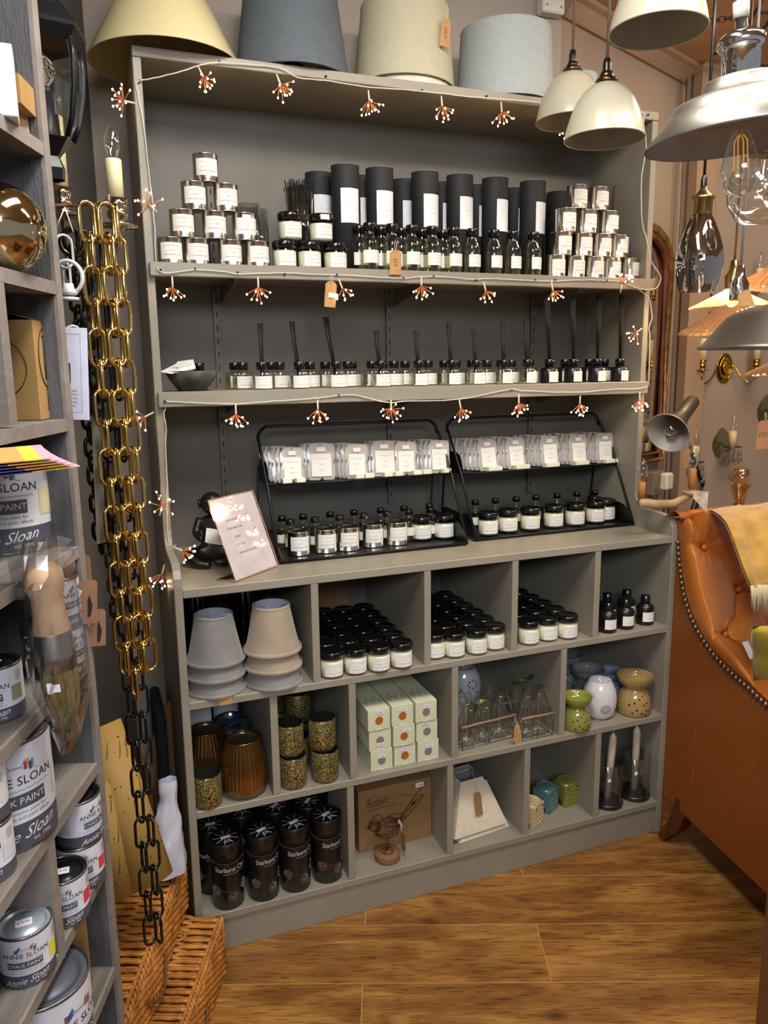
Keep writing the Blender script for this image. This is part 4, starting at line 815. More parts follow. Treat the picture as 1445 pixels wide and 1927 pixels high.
cable([(0.0105,0.151,1.8713),(0.004,0.151,1.8647),(0.0061,0.151,1.8513),(0.008,0.151,1.8339),(0.0142,0.151,1.7751),(0.0182,0.151,1.6948),(0.0211,0.151,1.6438),(0.022,0.151,1.5921),(0.0203,0.151,1.5501),(0.0213,0.151,1.5152)])
cable([(0.0197,0.1345,1.5132),(0.0266,0.1345,1.505),(0.0478,0.1345,1.5025),(0.0969,0.1345,1.5104),(0.1555,0.1345,1.509),(0.1857,0.1345,1.5044),(0.2236,0.1345,1.5066),(0.2881,0.1345,1.5097),(0.3239,0.1345,1.5096),(0.3725,0.1345,1.5088),(0.4059,0.1345,1.5097),(0.4919,0.1345,1.5076),(0.5638,0.1345,1.5061),(0.6107,0.1345,1.5109),(0.6652,0.1345,1.5125),(0.7522,0.1345,1.5088),(0.7837,0.1345,1.5121),(0.8509,0.1345,1.5115),(0.9565,0.1345,1.5105),(1.0661,0.1345,1.516),(1.1308,0.1345,1.5164),(1.1888,0.1345,1.5153)])
cable([(1.1971,0.134,1.5088),(1.2314,0.134,1.499),(1.2743,0.134,1.4973),(1.2962,0.134,1.5073),(1.3018,0.134,1.5277),(1.2939,0.134,1.5423),(1.2698,0.134,1.5683),(1.2511,0.134,1.6231),(1.2373,0.134,1.6552),(1.2288,0.134,1.713),(1.2266,0.134,1.7769),(1.2351,0.134,1.8282),(1.2348,0.134,1.8596),(1.2263,0.134,1.8901),(1.2259,0.134,1.9236)])
cable([(1.2144,0.145,1.5063),(1.2492,0.145,1.4937),(1.278,0.145,1.4739),(1.2869,0.145,1.4439),(1.2899,0.145,1.4233),(1.2809,0.145,1.3997),(1.2854,0.145,1.3845),(1.2873,0.145,1.3539),(1.2891,0.145,1.2977),(1.2907,0.145,1.2438)])
cable([(0.0185,0.1345,1.24),(0.0624,0.1345,1.2365),(0.1186,0.1345,1.2327),(0.1716,0.1345,1.23),(0.2355,0.1345,1.2329),(0.3086,0.1345,1.2357),(0.356,0.1345,1.2381),(0.4056,0.1345,1.2416),(0.4482,0.1345,1.2418),(0.5247,0.1345,1.2238),(0.575,0.1345,1.2249),(0.6515,0.1345,1.2242),(0.7158,0.1345,1.2263),(0.7668,0.1345,1.2328),(0.8563,0.1345,1.2464),(0.8869,0.1345,1.243),(0.9809,0.1345,1.2369),(1.0698,0.1345,1.2349),(1.1612,0.1345,1.2398),(1.2558,0.1345,1.2405),(1.2783,0.1345,1.2457)])
cable([(0.0196,0.146,1.2395),(0.0196,0.146,1.2226),(0.0156,0.146,1.2114),(0.0186,0.146,1.1886),(0.015,0.146,1.1315),(0.0136,0.146,1.0736),(0.0093,0.146,1.0034),(0.0078,0.146,0.9439),(0.0105,0.146,0.9136),(0.0226,0.146,0.9245)])
def spray(cx, cy_, y, dx=0, dz=-1, n=13, s=1.0, seed=0):
    return None
SPR = [((-0.0216,0.15,1.8306),-1,0.1,15),((0.1367,0.145,1.8891),0.2,-0.4,14),((0.2968,0.145,1.8924),0.2,-0.5,14),((0.4956,0.145,1.8814),0.1,-1,14),((0.6723,0.145,1.888),0.1,-1,13),((0.8265,0.145,1.8906),0.1,-1,13),((1.0062,0.145,1.8732),0,-1,9),((0.0134,0.15,1.6391),-0.2,0.2,9),((-0.0238,0.15,1.2069),-1,-0.5,11),((-0.001,0.15,1.0129),0.1,0.4,11),((0.033,0.11,0.9181),1,-0.5,11),((-0.0103,0.14,0.8627),-0.3,-1,12),((0.0487,0.13,1.4734),0,-1,11),((0.2284,0.13,1.4776),0,-1,12),((0.4187,0.13,1.4798),0.4,-1,10),((0.6126,0.13,1.4903),0,-1,13),((0.7816,0.13,1.482),0.3,-1,11),((0.9697,0.13,1.4874),0.2,-1,11),((1.1773,0.13,1.5079),0.1,0.6,10),((1.2377,0.14,1.3869),-1,-0.6,10),((1.2505,0.13,1.2097),0,-1,13),((0.1673,0.13,1.2072),0,-1,13),((0.3539,0.13,1.2119),0,-1,12),((0.5335,0.13,1.2076),0,-0.7,15),((0.7165,0.13,1.2033),0.2,-1,11),((0.8788,0.13,1.2116),0,-1,13),((1.0613,0.13,1.2038),0,-1,13)]
for k, (c, a, b, n) in enumerate(SPR):
    n = max(8, n-2)
    c = Vector(c); rr = random.Random(k+11); ax = Vector((a, -.35, b)).normalized(); st_ = c-Vector((a, 0, b)).normalized()*.022
    mb = MB(); mb.tube([tuple(st_), tuple(c)], [.0016, .0024], CABLE, 6); root = obj('starburst', mb, sl)
    mw = MB(); ml = MB(); wide = 1.5 if (abs(b) < .8 and n > 12) or k in (7, 9) else .95
    for i in range(n):
        th = wide*((i+.5)/n)**.5*1.15; ph = i*2.399+k; e1 = ax.orthogonal().normalized(); e2 = ax.cross(e1)
        d = (ax*cos(th)+(e1*cos(ph)+e2*sin(ph))*sin(th)).normalized(); L = rr.uniform(.020, .032)
        mid = c+d*L*.55+Vector((rr.uniform(-1, 1), 0, rr.uniform(-1, 1)))*.0015; e = c+d*L
        if e.y > .137 and c.y < .14: e.y = .134
        mw.tube([tuple(c), tuple(mid), tuple(e)], .0007, COPPER, 4); ml.sphere(tuple(e+d*.0015), .0017, BULBE, 4, (1, 1, 1.3))
    obj('copper_wires', mw, root); obj('led_tips', ml, root)
mb0 = MB(); mb0.cyl(.0022, 0, .006, INKD, 8); NM = mb0.mesh('nail')
for x, y, z in [(0.027,0.136,1.5084),(0.0972,0.136,1.5127),(0.1862,0.136,1.5079),(0.2884,0.136,1.5076),(0.4076,0.136,1.5099),(0.5684,0.136,1.5075),(0.6453,0.136,1.5133),(0.7572,0.136,1.5079),(0.9207,0.136,1.5123),(0.979,0.136,1.5138),(1.1336,0.136,1.5167),(1.1984,0.136,1.5144),(0.0186,0.136,1.2399),(0.4061,0.136,1.2428),(0.8602,0.136,1.2449)]: o = link('nail', NM, unit); o.location = (x, y+.002, z); o.rotation_euler = (pi/2, 0, 0)
for x, y, z in [(0.0109,0.156,1.8719),(0.1714,0.156,1.9256),(0.399,0.156,1.9227),(0.6257,0.156,1.9189),(0.7898,0.156,1.9236),(1.2537,0.156,1.9275)]: o = link('nail', NM, unit); o.location = (x, y, z); o.rotation_euler = (pi/2, 0, 0)
def swing_tag(loc, w, h, lb, rz=0, ry=0, lines=(), mat=None, cord=.02):
    t = thing('swing_tag', lb, 'tag', loc, 0, rot=(0, ry, rz)); mb = MB(); mb.prism([(-w/2, -h/2), (w/2, -h/2), (w/2, h/2-w*.25), (w*.25, h/2), (-w*.25, h/2), (-w/2, h/2-w*.25)], -.0005, .0005, 'y', mat or KRAFT)
    for tx, s, z in lines: mb.text(tx, s, lambda a, b, z=z: (b, -.0008, z-a) if h > 1.3*w else (a, -.0008, z+b), INKD)
    obj('card', mb, t); mb = MB(); mb.tube([(0, -.001, h/2-.003), (.003, .0, h/2+cord*.6), (0, .002, h/2+cord), (-.003, 0, h/2+cord*.5), (0, -.001, h/2-.003)], .0006, STRING, 4); obj('string', mb, t); return t
swing_tag((0.5478,0.13,1.5403), .028, .054, 'kraft tag hanging in front of the second round bottle', ry=.02, lines=(('£12', .012, .0),), cord=.022)
swing_tag((0.3903,0.128,1.4664), .026, .056, 'kraft tag with white sticker hanging below the top shelf', ry=.09, cord=.014)
mb = MB(); mb.box(-.011, .011, -.0007, 0, -.006, .005, STICK); t = obj('tag_price_sticker', mb); t.location = (0.3958,0.126,1.464); t.rotation_euler = (0, .15, 0); tag(t, 'small white price sticker on the tag below the top shelf', 'sticker')

# ---------------------------------------------------------------- lampshades on top of the unit
def shade(name, lb, loc, r0, r1, h, mat, inner, rot=(0, 0, 0), fit=True):
    t = thing(name, lb, 'lampshade', loc, rot=rot); mb = MB(); mb.lathe([(r0, 0), (r0+(r1-r0)*.5, h*.5), (r1, h)], mat, 72); obj('shade', mb, t); mb = MB(); mb.lathe([(r0-.002, .0), (r1-.002, h)], inner, 72); obj('lining', mb, t)
    for r, z in ((r0-.0008, 0), (r1-.0008, h)): mb = MB(); mb.tube([(r*cos(a), r*sin(a), z) for a in [i*2*pi/72 for i in range(72)]], .0016, mat, 5, closed=True); obj('rim_binding', mb, t)
    if fit:
        mb = MB(); z = .03; mb.lathe([(.02, z), (.026, z), (.026, z+.004), (.02, z+.004), (.02, z)], BLKM, 24)
        for k in range(3): a = k*2*pi/3+.4; mb.tube([(.026*cos(a), .026*sin(a), z+.002), (r0*.98*cos(a), r0*.98*sin(a), .004)], .0018, BLKM, 5)
        obj('fitter_ring', mb, t)
    return t
CREAMC = M('cream_coated_shade', '#ddcf9f', .2, noise=(4, .05), coat=.5); CREAMI = M('cream_shade_lining', '#c9b88c', .4); GREYC = M('slate_blue_shade', '#575f65', .7, noise=(90, .06)); WLIN = M('white_shade_lining', '#c8cac8', .6)
SAGE = M('stone_linen_shade', '#b9b296', .75, noise=(40, .03), bump=(400, .06)); PBLUE = M('pale_blue_shade', '#a5abab', .7, noise=(90, .04)); IVORY = M('ivory_shade', '#d9ccb8', .6)
shade('cone_lampshade', 'large cream cone lampshade overhanging the left end of the unit', (.075, .25, ZT+.002), .157, .045, .215, CREAMC, CREAMI, fit=False)
shade('slate_lampshade', 'large slate blue tapered lampshade, second from left on the unit', (.355, .262, ZT+.003), .128, .10, .2, GREYC, WLIN, rot=(.0, 0, 0))
shade('stone_lampshade', 'stone coloured drum lampshade with a hanging kraft tag', (.635, .28, ZT+.02), .12, .105, .175, SAGE, WLIN, rot=(0, .02, 0), fit=False)
shade('ivory_lampshade', 'ivory lampshade nested underneath the stone coloured one', (.638, .28, ZT+.003), .113, .096, .17, IVORY, WLIN, fit=False)
shade('pale_blue_lampshade', 'pale blue-grey drum lampshade at the right of the unit top', (.905, .27, ZT+.003), .122, .112, .172, PBLUE, WLIN, fit=False)
shade('small_blue_lampshade', 'small pale blue lampshade behind the hanging white pendants', (1.14, .3, ZT+.003), .07, .05, .11, PBLUE, WLIN, fit=False)
swing_tag((0.6895,0.165,2.0499), .024, .058, 'kraft tag hanging on the stone coloured lampshade', ry=.08, lines=(('£49.95', .009, 0),), cord=.03)
mb = MB(); mb.box(-.035, .035, -.035, 0, -.045, .045, PWHITE); b = MB(); 
t = obj('fuse_switch_box', mb, bevel=.004); t.location = (1.1217,0.428,2.2833); tag(t, 'white plastic switch box on the wall above the unit', 'switch')
mb = MB()
for x in (-.022, .022):
    for z in (-.028, .03): mb.prism([(x+.003*cos(a), z+.003*sin(a)) for a in [k*pi/5 for k in range(10)]], -.0365, -.0348, 'y', NICKEL)
o = obj('screw_heads', mb, t)
# ---------------------------------------------------------------- pendants at the right
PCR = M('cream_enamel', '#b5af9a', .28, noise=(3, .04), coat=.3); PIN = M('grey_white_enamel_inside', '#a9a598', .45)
def pend(name, lb, loc, r, sc=1, cord=.8, rot=(0, 0, 0)):
    t = thing(name, lb, 'pendant lamp', loc, rot=rot, group='cream dome pendants'); k = r/.1
    P_ = [(.1, 0), (.0985, .012), (.094, .03), (.085, .055), (.072, .08), (.055, .10), (.035, .113), (.018, .118)]
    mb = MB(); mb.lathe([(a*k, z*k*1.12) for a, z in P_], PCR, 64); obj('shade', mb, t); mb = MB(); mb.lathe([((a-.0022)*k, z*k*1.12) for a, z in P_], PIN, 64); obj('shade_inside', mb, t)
    mb = MB(); mb.tube([(.1*k*cos(a), .1*k*sin(a), 0) for a in [i*2*pi/64 for i in range(64)]], .0022*k, PCR, 6, closed=True); obj('rolled_rim', mb, t)
    z = .118*k*1.12; mb = MB(); mb.lathe([(.02, z), (.022, z+.003), (.02, z+.007), (.013, z+.009), (.014, z+.013), (.011, z+.02), (0, z+.02)], ABRASS, 20); obj('gallery', mb, t)
    mb = MB(); mb.lathe([(.009, z+.02), (.0085, z+.035), (.006, z+.045), (0, z+.046)], BLKP, 14); obj('cord_grip', mb, t)
    mb = MB(); mb.tube([(0, 0, z+.045), (.002, 0, z+.3), (0, 0, 2.3-loc[2])], .0032, M('brown_round_flex', '#6a5847', .5), 7); obj('flex', mb, t); return t
pend('dome_pendant', 'cream dome pendant lamp hanging lowest in front of the unit corner', (0.8742,-0.1879,1.7497), .0785)
pend('dome_pendant', 'cream dome pendant partly hidden behind the lowest cream one', (0.9374,0.0254,1.847), .078)
pend('dome_pendant', 'cream dome pendant cut off by the top of the picture', (0.8821,-0.3244,1.8987), .0855)
# nickel factory pendant with a filament bulb
def bulb(parent, z0, up=1, sc=1, glow=None, fil=True):
    s = sc*up; mb = MB(); mb.lathe([(.013*sc, z0), (.0135*sc, z0-.02*s), (.02*sc, z0-.04*s), (.03*sc, z0-.07*s), (.0325*sc, z0-.09*s), (.029*sc, z0-.108*s), (.018*sc, z0-.121*s), (.004*sc, z0-.128*s), (0, z0-.13*s)], glow or CLEAR, 32); b = obj('glass_bulb', mb, parent)
    if fil:
        mb = MB()
        for k in range(4): a = k*pi/2+.4; mb.tube([(.004*sc*cos(a), .004*sc*sin(a), z0-.03*s), (.011*sc*cos(a), .011*sc*sin(a), z0-.04*s), (.012*sc*cos(a), .012*sc*sin(a), z0-.085*s)], .0009*sc, M('amber_filament', '#e39a3a', .4, emit=.6), 5)
        mb.tube([(0, 0, z0), (0, 0, z0-.035*s)], .003*sc, CLEAR, 6); obj('filament', mb, b)
    return b
t = thing('factory_pendant', 'brushed nickel factory pendant with a clear filament bulb', 'pendant lamp', (0.7448,-0.6779,1.6126), rot=(.0, -.09, 0))
P_ = [(.128, 0), (.129, .002), (.098, .034), (.096, .036), (.094, .042), (.088, .050), (.06, .058), (.052, .060), (.05, .072), (.048, .076), (.026, .079)]
mb = MB(); mb.lathe(P_, NICKEL, 80); obj('shade', mb, t); mb = MB(); mb.lathe([(a-.0015, z-.0005) for a, z in P_[:8]], M('pale_inside_enamel', '#b4ada8', .4), 80); obj('shade_inside', mb, t)
mb = MB(); mb.lathe([(.024, .074), (.025, .078), (.025, .112), (.0285, .114), (.031, .118), (.031, .126), (.028, .13), (.02, .136), (.008, .139), (.008, .152), (0, .152)], CHROME, 40); obj('lamp_holder', mb, t)
mb = MB(); mb.lathe([(.008, .152), (.0105, .153), (.0105, .172), (.007, .174), (0, .174)], PWHITE, 20); obj('cord_grip', mb, t)
mb = MB()
for k in range(2): mb.tube([(.003*cos(i*.55+k*pi), .003*sin(i*.55+k*pi), .172+i*.006) for i in range(80)], .0026, M('twisted_grey_flex', '#b3b1ab', .6), 5)
obj('twisted_flex', mb, t); bulb(t, .03, 1, .82)
# lower wide nickel shade
t = thing('wide_nickel_pendant', 'wide brushed metal dish pendant low at the right edge', 'pendant lamp', (0.9158,-0.6153,1.3278), rot=(0, -.0, 0))
P_ = [(.124, 0), (.1245, .003), (.118, .006), (.085, .047), (.075, .055), (.05, .064), (.03, .068)]; mb = MB(); mb.lathe(P_, NICKEL, 80); mb.lathe([(a-.002, z-.001) for a, z in P_], NICKEL, 60); obj('shade', mb, t)
mb = MB(); mb.lathe([(.022, .066), (.022, .12), (.01, .13), (0, .13)], CHROME, 24); mb.tube([(0, 0, .13), (0, 0, .9)], .003, BLKP, 6); obj('holder_and_flex', mb, t)
# smoked glass drop
SMK = GL('smoked_mirror_glass', '#aaa19c', .5, .03, '#dad6d2', base=.48)
t = thing('smoked_glass_pendant', 'smoked glass teardrop pendant with antique brass cap', 'pendant lamp', (1.0775,-0.2488,1.4538))
P_ = [(.036, 0), (.04, .012), (.0465, .04), (.048, .06), (.045, .085), (.036, .115), (.025, .14), (.0185, .153)]; mb = MB(); mb.lathe(P_, SMK, 48); obj('glass', mb, t)
mb = MB(); mb.lathe([(.018, .15), (.0195, .153), (.0195, .18), (.0225, .182), (.0225, .187), (.015, .192), (.008, .2), (.006, .208), (0, .208)], BRASS, 28); obj('brass_cap', mb, t)
mb = MB(); mb.lathe([(.0065, .206), (.006, .222), (.004, .228)], BLKP, 12); mb.tube([(0, 0, .225), (.001, 0, .5), (0, 0, 2.3-1.4538)], .0032, BLKP, 6); obj('flex', mb, t)
mb = MB(); mb.lathe([(.0, .06), (.014, .075), (.018, .09), (.012, .11), (.01, .15)], CLEAR, 20); obj('bulb', mb, t)
# clear globe
t = thing('glass_globe_pendant', 'clear glass globe pendant at the right edge', 'pendant lamp', (1.1133,-0.3692,1.5732)); mb = MB(); mb.lathe([(.035, 0), (.048, .006), (.064, .035), (.067, .062), (.06, .092), (.042, .117), (.022, .128)], CLEAR, 48); obj('glass', mb, t)
mb = MB(); mb.lathe([(.03, .122), (.03, .134), (.024, .15), (.01, .154)], BLKM, 28); mb.tube([(0, 0, .15), (0, 0, .6)], .003, BLKP, 6); obj('black_cap', mb, t); mb = MB(); mb.lathe([(.0, .04), (.018, .06), (.02, .08), (.011, .1), (.01, .125)], CLEAR, 20); obj('bulb', mb, t)
# pleated glass shades, one lit
def ribglass():
    m = bpy.data.materials.new('ribbed_peach_glass'); m.use_nodes = True; nt = m.node_tree; nt.nodes.clear(); N = nt.nodes.new
    o = N('ShaderNodeOutputMaterial'); t = N('ShaderNodeBsdfTransparent'); t.inputs[0].default_value = lin('#fff0e2'); g = N('ShaderNodeBsdfGlossy'); g.inputs['Roughness'].default_value = .12; tr = N('ShaderNodeBsdfTranslucent'); tr.inputs[0].default_value = lin('#f0c8a0')
    a = N('ShaderNodeMixShader'); a.inputs[0].default_value = .42; b = N('ShaderNodeMixShader'); b.inputs[0].default_value = .22
    nt.links.new(t.outputs[0], a.inputs[1]); nt.links.new(tr.outputs[0], a.inputs[2]); nt.links.new(a.outputs[0], b.inputs[1]); nt.links.new(g.outputs[0], b.inputs[2]); nt.links.new(b.outputs[0], o.inputs[0]); return m
PG = ribglass()
def ribg(lb, loc, r, h, lit=0, rot=(0, 0, 0), cordto=2.3):
    t = thing('ribbed_glass_pendant', lb, 'pendant lamp', loc, rot=rot, group='ribbed glass pendants'); mb = MB(); mb.lathe([(r, 0), (r*.97, h*.08), (r*.6, h*.45), (r*.22, h*.86), (.018, h)], PG, 180, wob=lambda a, z: 1+.03*sin(36*a)*(1-z/h*.8)); obj('glass_shade', mb, t)
    mb = MB(); mb.lathe([(.02, h-.004), (.021, h+.03), (.012, h+.045), (.009, h+.07), (0, h+.07)], BRASS if lit else CHROME, 24); obj('lamp_holder', mb, t); mb = MB(); mb.tube([(0, 0, h+.07), (.002, 0, h+.3), (0, 0, cordto-loc[2])], .0032, M('flex', '#8a8a86' if not lit else '#5d4632', .6), 6); obj('flex', mb, t)
    if lit:
        mb = MB(); mb.sphere((0, 0, h*.45), .017, M('lit_bulb', '#ffc878', .3, emit=lit), 10, (1, 1, 1.2)); obj('lit_bulb', mb, t); point('pendant_bulb_light', (loc[0], loc[1], loc[2]+h*.1), 5, (1, .66, .36), .03)
    return t
ribg('lit ribbed glass pendant with brass holder', (1.4816,0.0639,1.4477), .105, .052, 30)
ribg('unlit ribbed glass pendant hanging just below the lit one', (1.2498,-0.1899,1.3699), .122, .078)
ribg('ribbed glass pendant above the lit one, cut by the picture edge', (1.4711,-0.0896,1.4771), .1, .075, rot=(.12, .1, 0))
ribg('ribbed glass pendant half hidden below the wide metal dish', (1.6788,0.0616,1.2696), .1, .05, rot=(0, 0, 0), cordto=1.8)
swing_tag((1.2363,-0.2258,1.4368), .03, .05, 'pinkish kraft tag hanging by the ribbed glass pendants', rz=-.35, ry=-.4, cord=.03)
# ceiling cables and chain
mb = MB(); BC = M('black_flex', '#2b2320', .5)
for L_ in ([[(1.8099,0.543,2.27),(1.8292,0.5229,2.27),(1.8829,0.5222,2.27),(1.887,0.494,2.27),(1.8551,0.4115,2.27),(1.7797,0.3018,2.27)],[(1.889,0.5067,2.27),(1.851,0.4546,2.27),(1.8164,0.3648,2.27),(1.7595,0.2375,2.27)],[(1.9314,0.5373,2.27),(2.0528,0.5665,2.27),(2.0073,0.4217,2.27)],[(1.8012,0.3701,2.27),(1.7285,0.3197,2.27),(1.6397,0.1802,2.27)]]): mb.tube(L_, .004, BC, 5)
t = obj('ceiling_flexes', mb); tag(t, 'tangle of black flexes hooked across the ceiling at top right', 'cable')
mb = MB(); a_, b_ = Vector((1.6096,0.3687,2.27)), Vector((1.7366,0.2525,2.27)); n_ = 12
for i in range(n_):
    c = a_.lerp(b_, i/(n_-1)); d = (b_-a_).normalized(); u = Vector((0, 0, 1)) if i % 2 else d.cross(Vector((0, 0, 1))); L2 = (b_-a_).length/(n_-1)*.72
    mb.tube([tuple(c+d*(L2*cos(k*pi/5))+u*(.008*sin(k*pi/5))) for k in range(10)], .0016, BC, 4, closed=True)
t = obj('ceiling_chain', mb); tag(t, 'thin dark chain strung along the ceiling at top right', 'chain')


# ---------------------------------------------------------------- paint rack at the left
GW = M('grey_washed_wood', '#77716c', .75, noise=(5, .22), stretch=(1, 8, 8), bump=(60, .8), hex2='#565250'); GWD = M('grey_washed_panel', '#5d5c5e', .8, noise=(9, .2), stretch=(6, 6, 1), bump=(90, .9)); GWE = M('worn_board_edge', '#857d77', .75, noise=(14, .15), bump=(80, .6))
RP, RA = (-.1595, -.5222), math.radians(70)
RM = Matrix.Translation((RP[0], RP[1], 0)) @ Matrix.Rotation(RA, 4, 'Z')
def RL(u, w, z): return tuple(RM @ Vector((u, w, z)))
rack = thing('paint_rack', 'grey-washed wooden rack of paint tins at the left edge', 'shelving', (RP[0], RP[1], 0), RA)
mb = MB(); mb.box(-.016, 0, .001, .27, 0, 2.2, GWD); obj('end_panel', mb, rack)
mb = MB(); mb.box(-.0165, .0005, -.004, .001, 0, 2.2, GWE); obj('front_stile', mb, rack)
mb = MB(); mb.box(-.75, -.016, .27, .278, 0, 2.2, GWD); obj('back_board', mb, rack)
SHZ = {'A': 1.567, 'B': 1.411, 'C': 1.247, 'D': 1.085, 'E': .932, 'F': .785, 'G': .632, 'H': .47, 'Z': 1.80, 'I': .28}
for k, z in SHZ.items():
    mb = MB(); mb.box(-.75, -.016, .001, .27, z-.0145, z, GW); s_ = obj('shelf', mb, rack); mb = MB(); mb.box(-.75, -.016, -.003, .001, z-.0150, z+.0002, GWE); obj('shelf_edge', mb, s_)
for u0, u1, z0, z1 in ((-.170, -.152, 1.2525, 1.3965), (-.182, -.164, .632, .7705), (-.345, -.327, .632, .7705), (-.42, -.40, 1.085, 1.238)):
    mb = MB(); mb.box(u0, u1, -.003, .2, z0, z1, GWE); obj('divider', mb, rack)
# paint tins
TLAB = M('tin_paper_label', '#d6d9e2', .5); TDRK = M('tin_slate_band', '#4e4f5b', .5, noise=(30, .1)); TRIM_ = M('bare_tin_rim', '#8d8c92', .25, .9); TLID = M('dark_tin_lid', '#25262c', .25, .6, noise=(3, .2)); TLIDG = M('slate_tin_lid', '#6c6f7c', .3, .5); TLIDL = M('pale_tin_lid', '#b3c0d0', .3, .5); NAVY = M('navy_print', '#20222c', .6); SKIN_ = M('drawing_line', '#7a7788', .7)
def tin(big, lb, loc, rz, sw=None, lid=TLID, sticker=True, grp='chalk paint tins'):
    r, h = (.0535, .126) if big else (.0295, .062)
    if not big: loc = (loc[0], loc[1], loc[2])
    k = r/.0535; t = thing('paint_tin', lb, 'paint tin', loc, rz, grp)
    mb = MB(); mb.lathe([(r*.96, 0), (r, .0), (r*1.01, .0015), (r, .003), (r, h-.003), (r*1.02, h-.0015), (r*1.02, h+.001), (r*.985, h+.0015), (r*.965, h-.001), (r*.965, h-.004)], TRIM_, 64); mb.cyl(r*.95, .0005, .001, TRIM_, 40); obj('tin_body', mb, t)
    mb = MB(); mb.lathe([(r*.965, h-.002), (r*.9, h-.0005), (r*.82, h-.001), (r*.78, h-.0035), (r*.70, h-.0035), (r*.66, h-.0015), (0, h-.0015)], lid, 56); l = obj('lid', mb, t)
    if sticker: mb = MB(); mb.box(-r*.3, r*.3, -r*.22, r*.2, h-.0012, h-.0007, STICK); mb.text('£ 6.95', r*.18, lambda a, b: (a, b, h-.0005), NAVY); obj('price_sticker', mb, l)
    else: mb = MB(); mb.text('Annie Sloan', r*.3, lambda a, b: (a+b*.3, b, h-.001), SILV); obj('lid_print', mb, l)
    mb = MB(); R1_ = r+.0004; hb = h*.27; a0, a1 = -pi, pi
    mb.lathe([(R1_, hb), (R1_, h*.975)], TLAB, 64); mb.lathe([(R1_, .004), (R1_, hb)], TDRK, 64); R2_ = R1_+.0004
    S_ = h/.126
    mb.ctext('ANNIE SLOAN', .0146*k, R2_, h*.66, NAVY, 0); mb.curved(R2_, .07*k, .0165*S_, h*.475, TDRK, -.05, 14); mb.ctext('CHALK PAINT', .0108*k, R2_+.0003, h*.475, TLAB, -.05)
    mb.ctext('unique decorative paint for', .0062*k, R2_, h*.375, SKIN_, -.02); mb.ctext('furniture, walls and paint effects', .0062*k, R2_, h*.325, SKIN_, -.02)
    mb.text('Annie Sloan', .0205*k, lambda a, b: (R2_*sin((a+b*.45)/R2_), -R2_*cos((a+b*.45)/R2_), h*.16+b+a*.12), TLAB, .92); mb.ctext('est. 1990', .0065*k, R2_, h*.09, TLAB, .45)
    mb.tube([(R2_*sin(-.75+i*.075), -R2_*cos(-.75+i*.075), h*.575+(.0012*k if i % 2 else 0)) for i in range(21)], .0003*k, SKIN_, 3)
    for j, (cc, ph) in enumerate((('#37507c', -.30), ('#2f4f9a', -.25), ('#3c6aa8', -.2), ('#8a3c4c', -.36), ('#a23a44', .2), ('#c9873c', .26), ('#353a78', .31), ('#4f8fae', .36))):
        mm = M('brush_stroke_print', cc, .6); mb.curved(R2_, .003*k, .0095*S_, h*.79+.002*((j % 3)-1), mm, ph, 2)
    mb.tube([(R2_*sin(.0+.2*cos(a)), -R2_*cos(.0+.2*cos(a)), h*.86+h*.075*sin(a)) for a in [pi+i*pi/12 for i in range(13)]], .00035*k, SKIN_, 3)
    mb.tube([(R2_*sin(-.5+i*.1), -R2_*cos(-.5+i*.1), h*.80-.002*abs(i-5)*k) for i in range(11)], .0003*k, SKIN_, 3)
    for j in range(9): mb.curved(R2_, .016*k, .0007*k, h*(.88-.022*j), SKIN_, 1.28, 3)
    for j in range(22): mb.curved(R2_, .03*k, .0006*k, h*(.9-.026*j), SKIN_, -1.55, 4)
    if sw: mb.curved(R2_, .026*k, .034*S_, h*.50, M('colour_swatch', sw, .5), 1.15, 8)
    obj('label', mb, t); return t
fr = lambda a: RA-pi/2+a      # label facing away from the back of the rack
def face(loc, off=0): d = Vector((-0.1406, -1.5776))-Vector(loc[:2]); return math.atan2(d.y, d.x)+pi/2+off
q = (-0.2429,-0.5101,1.085); tin(True, 'large chalk paint tin under the fanned leaflets', (q[0], q[1], 1.085), face(q, -.16), sw='#d9d2ac')
q = (-0.2615,-0.6674,0.785); tin(True, 'large chalk paint tin with price sticker on its side, lower left', (q[0], q[1], .785), face(q, .25), sw='#d9d6d4', sticker=False, lid=TLIDG)
q = (-0.2424,-0.6787,0.596); tin(True, 'largest visible chalk paint tin at the bottom, signature on its lid', (q[0], q[1], .47), face(q, .75), sticker=False, lid=TLIDG)
q = (-0.2579,-0.6748,0.932); tin(False, 'small chalk paint tin with green colour swatch at the left edge', (q[0], q[1], .932), face(q, -.35), sw='#8d9470')
q = (-0.2507,-0.7075,0.632); tin(False, 'small chalk paint tin with yellow swatch and pale lid', (q[0], q[1], .632), face(q, -.05), sw='#e6dc2e', lid=TLIDL)
q = (-0.2126,-0.6251,0.632); tin(False, 'small chalk paint tin with red swatch in front of the stacked pair', (q[0], q[1], .632), face(q, -.1), sw='#d43c44')
q = (-0.1935,-0.5599,0.632); tin(False, 'small chalk paint tin, lower of the pair by the rack end', (q[0], q[1], .632), face(q, -.1), sw='#d43c44', sticker=False); tin(False, 'small chalk paint tin, upper of the pair, its text side turned out', (q[0]+.002, q[1], .6955), face(q, .9))
q = (-0.2761,-0.7411,0.785); tin(False, 'small chalk paint tin, lower of a pair at the left edge', (q[0], q[1], .785), face(q, -.3), sw='#cfcfd2'); tin(False, 'small chalk paint tin, upper of a pair at the left edge', (q[0]-.001, q[1], .8485), face(q, -.45), sw='#d6d3cc')
q = (-0.1944,-0.5732,0.932); tin(False, 'small chalk paint tin, lower one behind the bagged paintbrush', (q[0], q[1], .932), face(q, .9)); tin(False, 'small chalk paint tin, upper one behind the bagged paintbrush', (q[0], q[1], .9955), face(q, 1.0))
